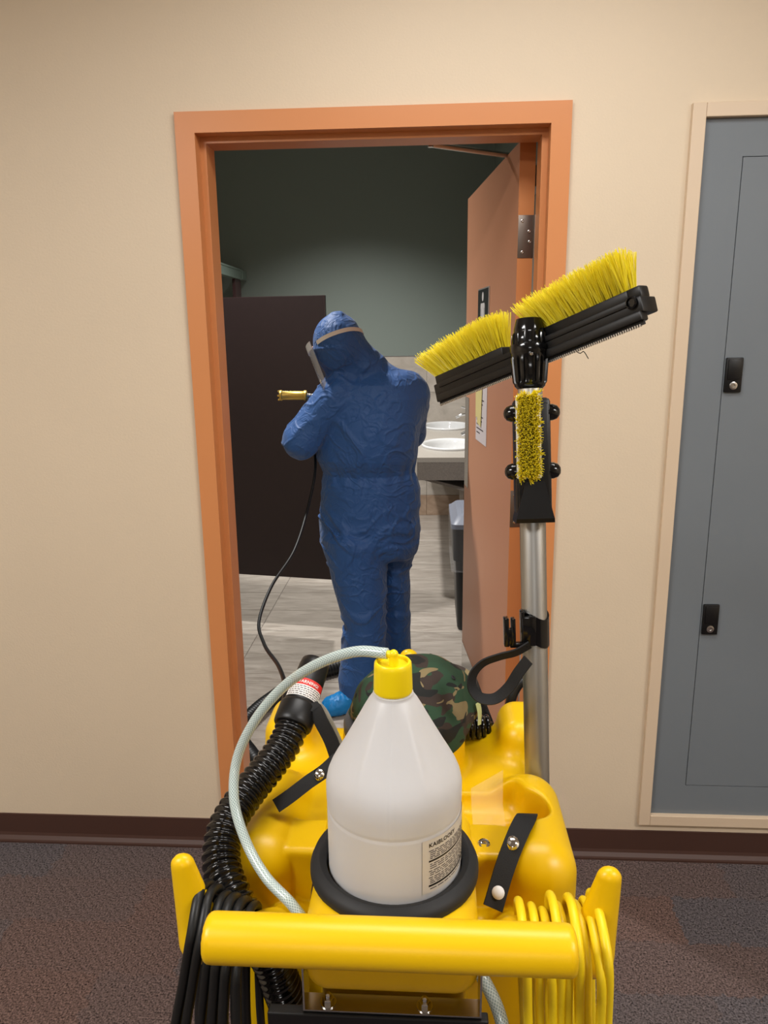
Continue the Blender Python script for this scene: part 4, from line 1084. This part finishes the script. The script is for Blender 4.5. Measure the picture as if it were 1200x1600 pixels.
for s0, s1, ln_ in ((.006, HL*.372, .75), (HL*.566, HL-.026, .55)):
    nt_ = 13
    for k in range(nt_):
        f_ = k/(nt_-1)
        for row in range(3):
            a_ = s0+(s1-s0)*f_+(.004 if row == 1 else 0); lean = -ln_*(1-f_)**1.2+.02
            put_tuft(big, ti, hp(a_, -.012+.008*row, .018), hup*1.0+hd*lean+hn*(-.15+.17*row), ti*1.7); ti += 1
# second brush on the pole, facing us, with its clamp
bk = MB(); bk.box(wp(.080, 0, -.0225), (.044, .012, .150), .003, Matrix((ex, ey, a2)).transposed())
bk.box(wp(.080, 0, -.004), (.050, .044, .165), .006, Matrix((ex, ey, a2)).transposed()); bk.build('brush_clamp', 'black', wd, smooth=30)
wg = MB(); q = wp(-.012, 0, -.018)
V = []
for (s_, hx, hy0, hy1) in ((-.012, .0270, -.034, .02), (-.006, .0262, -.038, .02), (.046, .0130, -.040, .0)):
    V += [wp(s_, -hx, hy0), wp(s_, hx, hy0), wp(s_, hx, hy1), wp(s_, -hx, hy1)]
MB().add(V, [(3, 2, 1, 0), (8, 9, 10, 11)]+[(4*j+k, 4*j+(k+1) % 4, 4*j+4+(k+1) % 4, 4*j+4+k) for j in (0, 1) for k in range(4)]).build('clamp_wedge', 'black', wd, smooth=0)
for s_ in (.060, .142):
    kb = MB(); kb.lathe([(0, -.0395), (.005, -.0385), (.0095, -.035), (.0118, -.029), (.0120, -.020), (.0100, -.012), (.0100, .012), (.0120, .020), (.0118, .029), (.0095, .035), (.005, .0385), (0, .0395)], wp(s_, 0, -.013), ex, 22)
    kb.build('clamp_knob', 'black_gloss', wd, smooth=50)
MB().box(wp(.108, -.007, -.031), (.034, .008, .116), .002, Matrix((ex, ey, a2)).transposed()).build('brush_block', 'white_plastic', wd, smooth=30)
ti = 0
for k in range(16):
    for row in range(4):
        lean = -.5+1.0*(k/15)
        put_tuft(small, ti, wp(.054+.107*k/15+(.003 if row % 2 else 0), -.0185+.0068*row, -.034), -ey+a2*lean*.2+ex*(-.045+.03*row), ti*1.3); ti += 1
# hook clip and strap loop lower on the pole
def pp(s, x, y): return p1+ax*s+ex*x+ey*y
AX3 = Matrix((ex, ey, ax)).transposed()
ck = MB()
V = []; F = []; n_ = 18
for (r_, s0, s1) in ((.0215, .235, .279),):
    for i in range(n_+1):
        th = math.radians(-200+220*i/n_)
        for rr_ in (.0189, r_):
            for s_ in (s0, s1): V.append(pp(s_+(.006*math.sin(th*2)), rr_*math.cos(th), rr_*math.sin(th)))
    for i in range(n_):
        b0 = 4*i; b1 = 4*i+4
        F += [(b0, b1, b1+1, b0+1), (b0+2, b0+3, b1+3, b1+2), (b0+1, b1+1, b1+3, b0+3), (b0, b0+2, b1+2, b1)]
    F += [(0, 1, 3, 2), (4*n_, 4*n_+2, 4*n_+3, 4*n_+1)]
ck.add(V, F)
ck.box(pp(.258, -.011, -.0215), (.022, .01, .046), .003, AX3)
ck.box(pp(.2375, -.026, -.022), (.026, .012, .008), .002, AX3); ck.box(pp(.258, -.0335, -.022), (.0065, .016, .042), .0015, AX3); ck.box(pp(.258, -.0435, -.022), (.0075, .018, .044), .0015, AX3); ck.box(pp(.250, -.0385, -.022), (.012, .012, .026), .001, AX3)
ck.box(pp(.272, -.0195, -.015), (.006, .02, .034), .002, AX3)
ck.build('hook_clip', 'black_gloss', wd, smooth=30)
sp = [(-.010, .238), (-.030, .2275), (-.055, .222), (-.080, .213), (-.0945, .197), (-.0965, .179), (-.086, .164), (-.066, .163), (-.046, .180), (-.031, .205), (-.017, .226)]
sp3 = [pp(s_, x_, -.025-.004*i_) for i_, (x_, s_) in enumerate(sp)]
sides = []
for i_ in range(len(sp)):
    a_, b_ = sp[max(0, i_-1)], sp[min(len(sp)-1, i_+1)]
    tg = Vector((b_[0]-a_[0], b_[1]-a_[1])).normalized()
    sides.append(tuple(ey*.62+(ex*(-tg.y)+ax*tg.x)*.78))
MB().ribbon(sp3, .0165, .0024, sides, .004).build('strap_loop', 'velcro', wd, smooth=40)

# ---------------------------------------------------------------- hoses running into the restroom
o = MB().tube([(.150, 1.17, 1.18), (.176, 1.03, 1.06), (.163, .90, .932), (.134, .70, .797), (.083, .50, .720), (.077, .30, .661), (.137, .10, .665), (.246, -.20, .729), (.326, -.50, .813), (.376, -.75, .880), (.43, -.84, .88), (.48, -.88, .86)], .0058, 12, .01).build('spray_hose', 'cable', None, smooth=180)
tag(o, 'thin black spray hose hanging between the person and the machine', 'hose')
o = MB().tube([(.50, -.69, .36), (.46, -.60, .30), (.40, -.45, .12), (.29, -.2, .042), (.17, .1, .036), (.02, .40, .036), (-.112, .64, .036), (-.085, .82, .036), (-.02, .98, .036), (.085, 1.17, .036), (.23, 1.285, .036), (.40, 1.36, .036), (.60, 1.30, .036), (.72, 1.0, .036), (.76, .5, .036), (.80, .1, .036), (.80, -.25, .06), (.76, -.5, .25), (.72, -.66, .40)], .034, 20, .004, rfun=lambda d: .032+.003*math.cos(2*math.pi*d/.016)).build('floor_hose', 'cable', None, smooth=180)
tag(o, 'thick black corrugated hose looping over the restroom floor around the person', 'hose')
o = MB().tube([(.80, -.86, .93), (.812, -.845, .985), (.828, -.84, 1.004), (.846, -.845, .99), (.852, -.86, .93)], .009, 12, .005).build('cable_bend', 'cable', None, smooth=180)
tag(o, 'short black hose bend behind the right tower of the machine', 'hose')

# ================================================================== THE PERSON
per = thing('person', 'person in blue hooded coverall and face shield spraying with back turned to camera', 'person', (.38, 1.05, 0))
TZ = np.array([.60, .66, .726, .770, .835, .899, .969, 1.005, 1.025, 1.042, 1.062, 1.085, 1.107, 1.176, 1.236, 1.292, 1.359, 1.417, 1.454, 1.480])
TX = np.array([.405, .402, .400, .397, .395, .403, .403, .399, .399, .399, .397, .395, .395, .403, .411, .422, .436, .443, .462, .479])
TA = np.array([.165, .190, .203, .210, .214, .215, .216, .210, .203, .198, .204, .214, .219, .216, .214, .213, .210, .182, .135, .080])
TB = np.array([.10, .13, .150, .158, .162, .158, .152, .148, .142, .138, .145, .158, .166, .172, .172, .168, .160, .138, .105, .065])
LZ = np.array([.03, .06, .143, .236, .328, .355, .382, .436, .507, .569, .639, .708, .768, .82])
LX = np.array([.362, .361, .360, .374, .378, .381, .384, .377, .369, .360, .352, .341, .333, .333])
LA = np.array([.080, .090, .101, .098, .096, .092, .090, .098, .107, .116, .123, .132, .136, .12])
LY = np.array([.935, .936, .94, .95, .96, .963, .966, .975, .985, .998, 1.01, 1.02, 1.03, 1.04])
LB = np.array([.075, .085, .095, .095, .095, .096, .097, .105, .11, .118, .125, .132, .138, .12])
RZ_ = np.array([.03, .06, .139, .220, .362, .482, .575, .647, .683, .728, .80])
RX_ = np.array([.508, .508, .509, .514, .512, .510, .507, .520, .526, .526, .52])
RA_ = np.array([.060, .066, .068, .068, .068, .067, .064, .072, .077, .083, .08])
def iso(n, w_): return np.exp(-((n-.5)/w_)**2)
def wrinkle(x, y, z):
    wx = x+.06*vnoise(x*6, y*6, z*6+9); wz = z+.06*vnoise(x*5+4, y*5, z*5)
    soft = vnoise(wx*6.5, y*6.5, wz*5+3)*.016-.008
    m1 = np.clip((vnoise(x*5+11, y*5, z*5)-.35)*3, 0, 1); m2 = np.clip((vnoise(x*6+31, y*6, z*6)-.4)*3, 0, 1)
    cr = iso(vnoise(wx*5+wz*3, y*5, wz*8-wx*4), .05)*m1*.006+iso(vnoise(wx*10-wz*7+7, y*9, wz*10+wx*8), .07)*m2*.0045
    # swags below the seat and behind the knees, gathers at the elastic waist
    sw = np.clip(1-np.abs(z-.78)/.15, 0, 1)+np.clip(1-np.abs(z-.42)/.12, 0, 1)
    sg = iso(vnoise(x*4+2, y*4, (z-.45*np.abs(x-.40)+.03*np.sin(x*23))*20), .10)*sw*.010
    wst = np.exp(-((z-1.045)/.045)**2)
    ga = wst*.0035*np.sin(x*110+4*np.sin(y*17)+y*70)
    return soft-cr-sg+ga
def coverall(x, y, z):
    tx = np.interp(z, TZ, TX); ta = np.interp(z, TZ, TA); tb = np.interp(z, TZ, TB)
    t = (np.sqrt(((x-tx)/ta)**2+((y-1.075)/tb)**2)-1)*np.minimum(ta, tb)
    t = smax(smax(t, z-1.476, .05), .66-z, .05)
    lx = np.interp(z, LZ, LX); la = np.interp(z, LZ, LA); ly = np.interp(z, LZ, LY); lb = np.interp(z, LZ, LB)
    l = (np.sqrt(((x-lx)/la)**2+((y-ly)/lb)**2)-1)*np.minimum(la, lb)
    l = smax(smax(l, z-.80, .04), .045-z, .012)
    rx = np.interp(z, RZ_, RX_); ra = np.interp(z, RZ_, RA_)
    ryc = 1.16-.03*np.clip((z-.2)/.6, 0, 1)
    r = (np.sqrt(((x-rx)/ra)**2+((y-ryc)/(ra*1.35))**2)-1)*ra
    r = smax(smax(r, z-.78, .04), .045-z, .012)
    legs = smin(l, r, .006)
    d = smin(t, legs, .018)
    # arms
    la_ = smin(cone(x, y, z, (.285, 1.005, 1.375), (.133, .975, 1.195), .088, .072), cone(x, y, z, (.133, .975, 1.195), (.165, 1.24, 1.315), .070, .047), .03)
    d = smin(d, la_, .022)
    ra2 = smin(cone(x, y, z, (.575, 1.10, 1.368), (.575, 1.23, 1.19), .088, .07), cone(x, y, z, (.575, 1.23, 1.19), (.30, 1.34, 1.275), .066, .046), .03)
    d = smin(d, ra2, .03)
    # hood and its fall to the shoulders
    hd_ = ell(x, y, z, (.288, 1.005, 1.590), (.102, .118, .114))
    hd_ = smin(hd_, cone(x, y, z, (.330, 1.02, 1.560), (.435, 1.075, 1.435), .078, .085), .03)
    hd_ = smin(hd_, cone(x, y, z, (.28, 1.03, 1.53), (.345, 1.06, 1.42), .075, .085), .03)
    d = smin(d, hd_, .03)
    pk = ell(x, y, z, (.292, .985, 1.700), (.018, .018, .008)); d = smin(d, pk, .02)
    # face opening
    q = ell(x, y, z, (.198, 1.125, 1.540), (.058, .062, .085))
    d = smax(d, -q, .015)
    return d+wrinkle(x, y, z)
P_, F_, N_ = nets(coverall, (-.02, .79, .02), (.75, 1.48, 1.76), .0068, 1)
F_ = F_
sub_mb(P_, F_, N_, np.ones(len(F_), bool)).build('body', 'coverall', per, smooth=180)
# head inside the hood
HF = Vector((-.76, .50, -.42)).normalized(); HS = Vector((.55, .80, 0)).normalized(); HU = HS.cross(HF); HU = HU if HU.z > 0 else -HU
HC = Vector((.276, 1.035, 1.570))
hf, hs_, hu = [np.array(q) for q in (HF, HS, HU)]
def head(x, y, z):
    p = np.stack([x-HC.x, y-HC.y, z-HC.z], 0)
    f = np.tensordot(hf, p, (0, 0)); s = np.tensordot(hs_, p, (0, 0)); u = np.tensordot(hu, p, (0, 0))
    d = ell(f, s, u, (0, 0, .005), (.085, .068, .094)); d = smin(d, ell(f, s, u, (.03, 0, -.07), (.055, .05, .045)), .03)
    d = smin(d, cone(f, s, u, (.081, 0, .012), (.096, 0, -.022), .008, .013), .012)
    ab = np.abs(s); d = smin(d, ell(f, ab, u, (.074, .03, .03), (.018, .028, .010)), .012)
    d = smax(d, -ell(f, ab, u, (.092, .031, .010), (.016, .017, .010)), .008)
    d = smin(d, ell(f, ab, u, (.0, .075, -.005), (.018, .010, .03)), .006)
    return d
P_, F_, N_ = nets(head, (.12, .90, 1.42), (.40, 1.17, 1.71), .005)
hdo = sub_mb(P_, F_, N_, np.ones(len(F_), bool)).build('head', 'skin', per, smooth=180)
for s_ in (-1, 1):
    MB().sphere(HC+HF*.070+HS*.031*s_+HU*.010, .0125, 14).build('eye', 'eye', hdo, smooth=180)
    MB().sphere(HC+HF*.0795+HS*.031*s_+HU*.009, .0050, 10).build('iris', 'iris', hdo, smooth=180)
MB().sphere(HC+HF*.080+HU*-.055, .02, 16, (.6, .8, .3)).build('mouth', 'lips', hdo, smooth=180)
# face shield: strap round the hood, brow band, clear visor
fs = MB()
bc_ = HC+HU*.018+HF*(-.0)
def band(th, r, up, fx=1.0): return bc_+HF*(r[0]*math.cos(th))+HS*(r[1]*math.sin(th))+HU*up
SHIFT = Vector((.288, 1.005, 1.598))-HC
def strap_pt(deg, off=0.):
    """follow the hood surface outwards from the band centre"""
    th = math.radians(deg); c = Vector((.288, 1.005, 1.594)); dr = (HF*math.cos(th)+HS*math.sin(th)).normalized()
    lo_, hi_ = .05, .22
    for _ in range(24):
        mdl = (lo_+hi_)/2; q = c+dr*mdl
        if float(coverall(np.array([q.x]), np.array([q.y]), np.array([q.z]))[0]) < 0: lo_ = mdl
        else: hi_ = mdl
    return c+dr*(lo_+.0025+off)
sp = [strap_pt(d_) for d_ in range(68, 293, 15)]
face = bpy.data.objects.new('face_shield', None)
COL.objects.link(face); face.parent = per; face.location = bc_-per.location
MB().ribbon(sp, .016, .0025, tuple(HU), .006).build('strap', 'strap_white', face, smooth=60)
c_ = Vector((.288, 1.005, 1.594))
MB().ribbon([c_+HF*(.128*math.cos(math.radians(d_)))+HS*(.124*math.sin(math.radians(d_)))+HU*.002 for d_ in range(-70, 71, 10)], .03, .006, tuple(HU), .006).build('brow_band', 'white_plastic', face, smooth=60)
V = []; F = []
for j in range(9):
    for i in range(25):
        th = math.radians(-72+144*i/24); r_ = .134-.006*j/8
        V.append(c_+HF*(r_*math.cos(th))+HS*((r_-.014)*math.sin(th))+HU*(.02-.205*j/8*(1-.12*abs(i/12-1)**3)))
nv = len(V)
for j in range(8):
    for i in range(24): F.append((j*25+i, j*25+i+1, (j+1)*25+i+1, (j+1)*25+i))
V += [q+(c_-q).normalized()*.001 for q in V]; F += [tuple(nv+k for k in f[::-1]) for f in F]
MB().add(V, F).build('visor', 'visor', face, smooth=60)
# shoe covers
def shoe(h, t, side):
    def f(x, y, z):
        d = cone(x, y, z, (h[0], h[1], .055), (t[0], t[1], .038), .058, .044)
        d = smin(d, cone(x, y, z, (h[0], h[1], .06), (h[0], h[1], .13), .06, .052), .03)
        n = vnoise(x*45, y*45, z*30); d = d-.004*(1-np.abs(2*n-1))**2
        return smax(d, .002-z, .006)
    lo_ = (min(h[0], t[0])-.09, min(h[1], t[1])-.09, -.01); hi_ = (max(h[0], t[0])+.09, max(h[1], t[1])+.09, .2)
    P, F, N = nets(f, lo_, hi_, .006)
    sub_mb(P, F, N, np.ones(len(F), bool)).build('shoe_cover', 'shoe_cover', per, smooth=180)
shoe((.350, .925), (.238, .872), -1); shoe((.51, 1.17), (.44, 1.30), 1)
# gloved hands closed round the spray gun
def hand(w, dirv, up, side):
    """w wrist, dirv towards the knuckles, up = back of the hand, fingers curl towards -up"""
    d_ = Vector(dirv).normalized(); u_ = Vector(up); u_ = (u_-d_*u_.dot(d_)).normalized(); s_ = d_.cross(u_)*side; w = Vector(w)
    pt_ = lambda a, b, c: tuple(w+d_*a+s_*b+u_*c)
    seg = [(pt_(0, 0, 0), pt_(.05, 0, .004), .026, .03), (pt_(.045, -.02, .0), pt_(.085, -.028, .004), .02, .014), (pt_(.045, .02, 0), pt_(.085, .028, .004), .02, .014)]
    for k, (b0, L) in enumerate(((-.033, .062), (-.011, .072), (.011, .078), (.033, .07))):
        k0 = pt_(.085, b0, .004); k1 = pt_(.085+L*.38, b0, -.016); k2 = pt_(.085+L*.30, b0, -.045); k3 = pt_(.085-.008, b0, -.055)
        seg += [(k0, k1, .0105, .0098), (k1, k2, .0098, .009), (k2, k3, .009, .008)]
    seg += [(pt_(.02, .03, -.004), pt_(.05, .052, -.02), .014, .0115), (pt_(.05, .052, -.02), pt_(.078, .040, -.045), .0115, .009)]
    def f(x, y, z):
        dd = None
        for a, b, ra, rb in seg:
            q = cone(x, y, z, a, b, ra, rb); dd = q if dd is None else smin(dd, q, .005)
        return dd
    A = np.array([s[0] for s in seg]+[s[1] for s in seg])
    P, F, N = nets(f, A.min(0)-.045, A.max(0)+.045, .0042)
    return sub_mb(P, F, N, np.ones(len(F), bool)).build('gloved_hand', 'glove', per, smooth=180)
hand((.165, 1.245, 1.318), (.35, .55, .25), (-.4, -.1, .9), 1)
hand((.295, 1.342, 1.278), (-.75, .1, .35), (.2, .6, .7), -1)
# spray gun held by the person
gun = thing('spray_gun', 'brass spray lance held out to the left by the person', 'spray gun', (.14, 1.22, 1.30))
a0 = Vector((.003, 1.20, 1.361)); a1 = Vector((.122, 1.20, 1.360)); gd = (a1-a0).normalized()
MB().lathe([(.012, 0), (.0225, .001), (.0235, .004), (.0235, .010), (.021, .012), (.0195, .014), (.0195, .105), (.0215, .108), (.0225, .110), (.0225, .119), (.018, .122), (.0, .122)], a0, gd, 28).build('brass_nozzle', 'brass', gun, smooth=40)
nb = MB()
for k in range(6):
    th = k*math.pi/3; nb.box(a0+Vector((-.002, .021*math.cos(th), .021*math.sin(th))), (.008, .007, .007), .001)
nb.build('nozzle_lugs', 'brass', gun, smooth=0)
MB().cyl(a1-gd*.002, a1+Vector((.13, .03, -.005)), .008, seg=14).build('lance_tube', 'steel', gun)
gb = MB(); gb.cyl(a1+Vector((.06, .014, -.002)), a1+Vector((.15, .035, -.006)), .019, seg=18, bevel=.003); gb.cyl(a1+Vector((.12, .03, -.01)), a1+Vector((.105, .028, -.11)), .015, .013, 16, .003)
gb.build('gun_grip', 'black', gun, smooth=40)
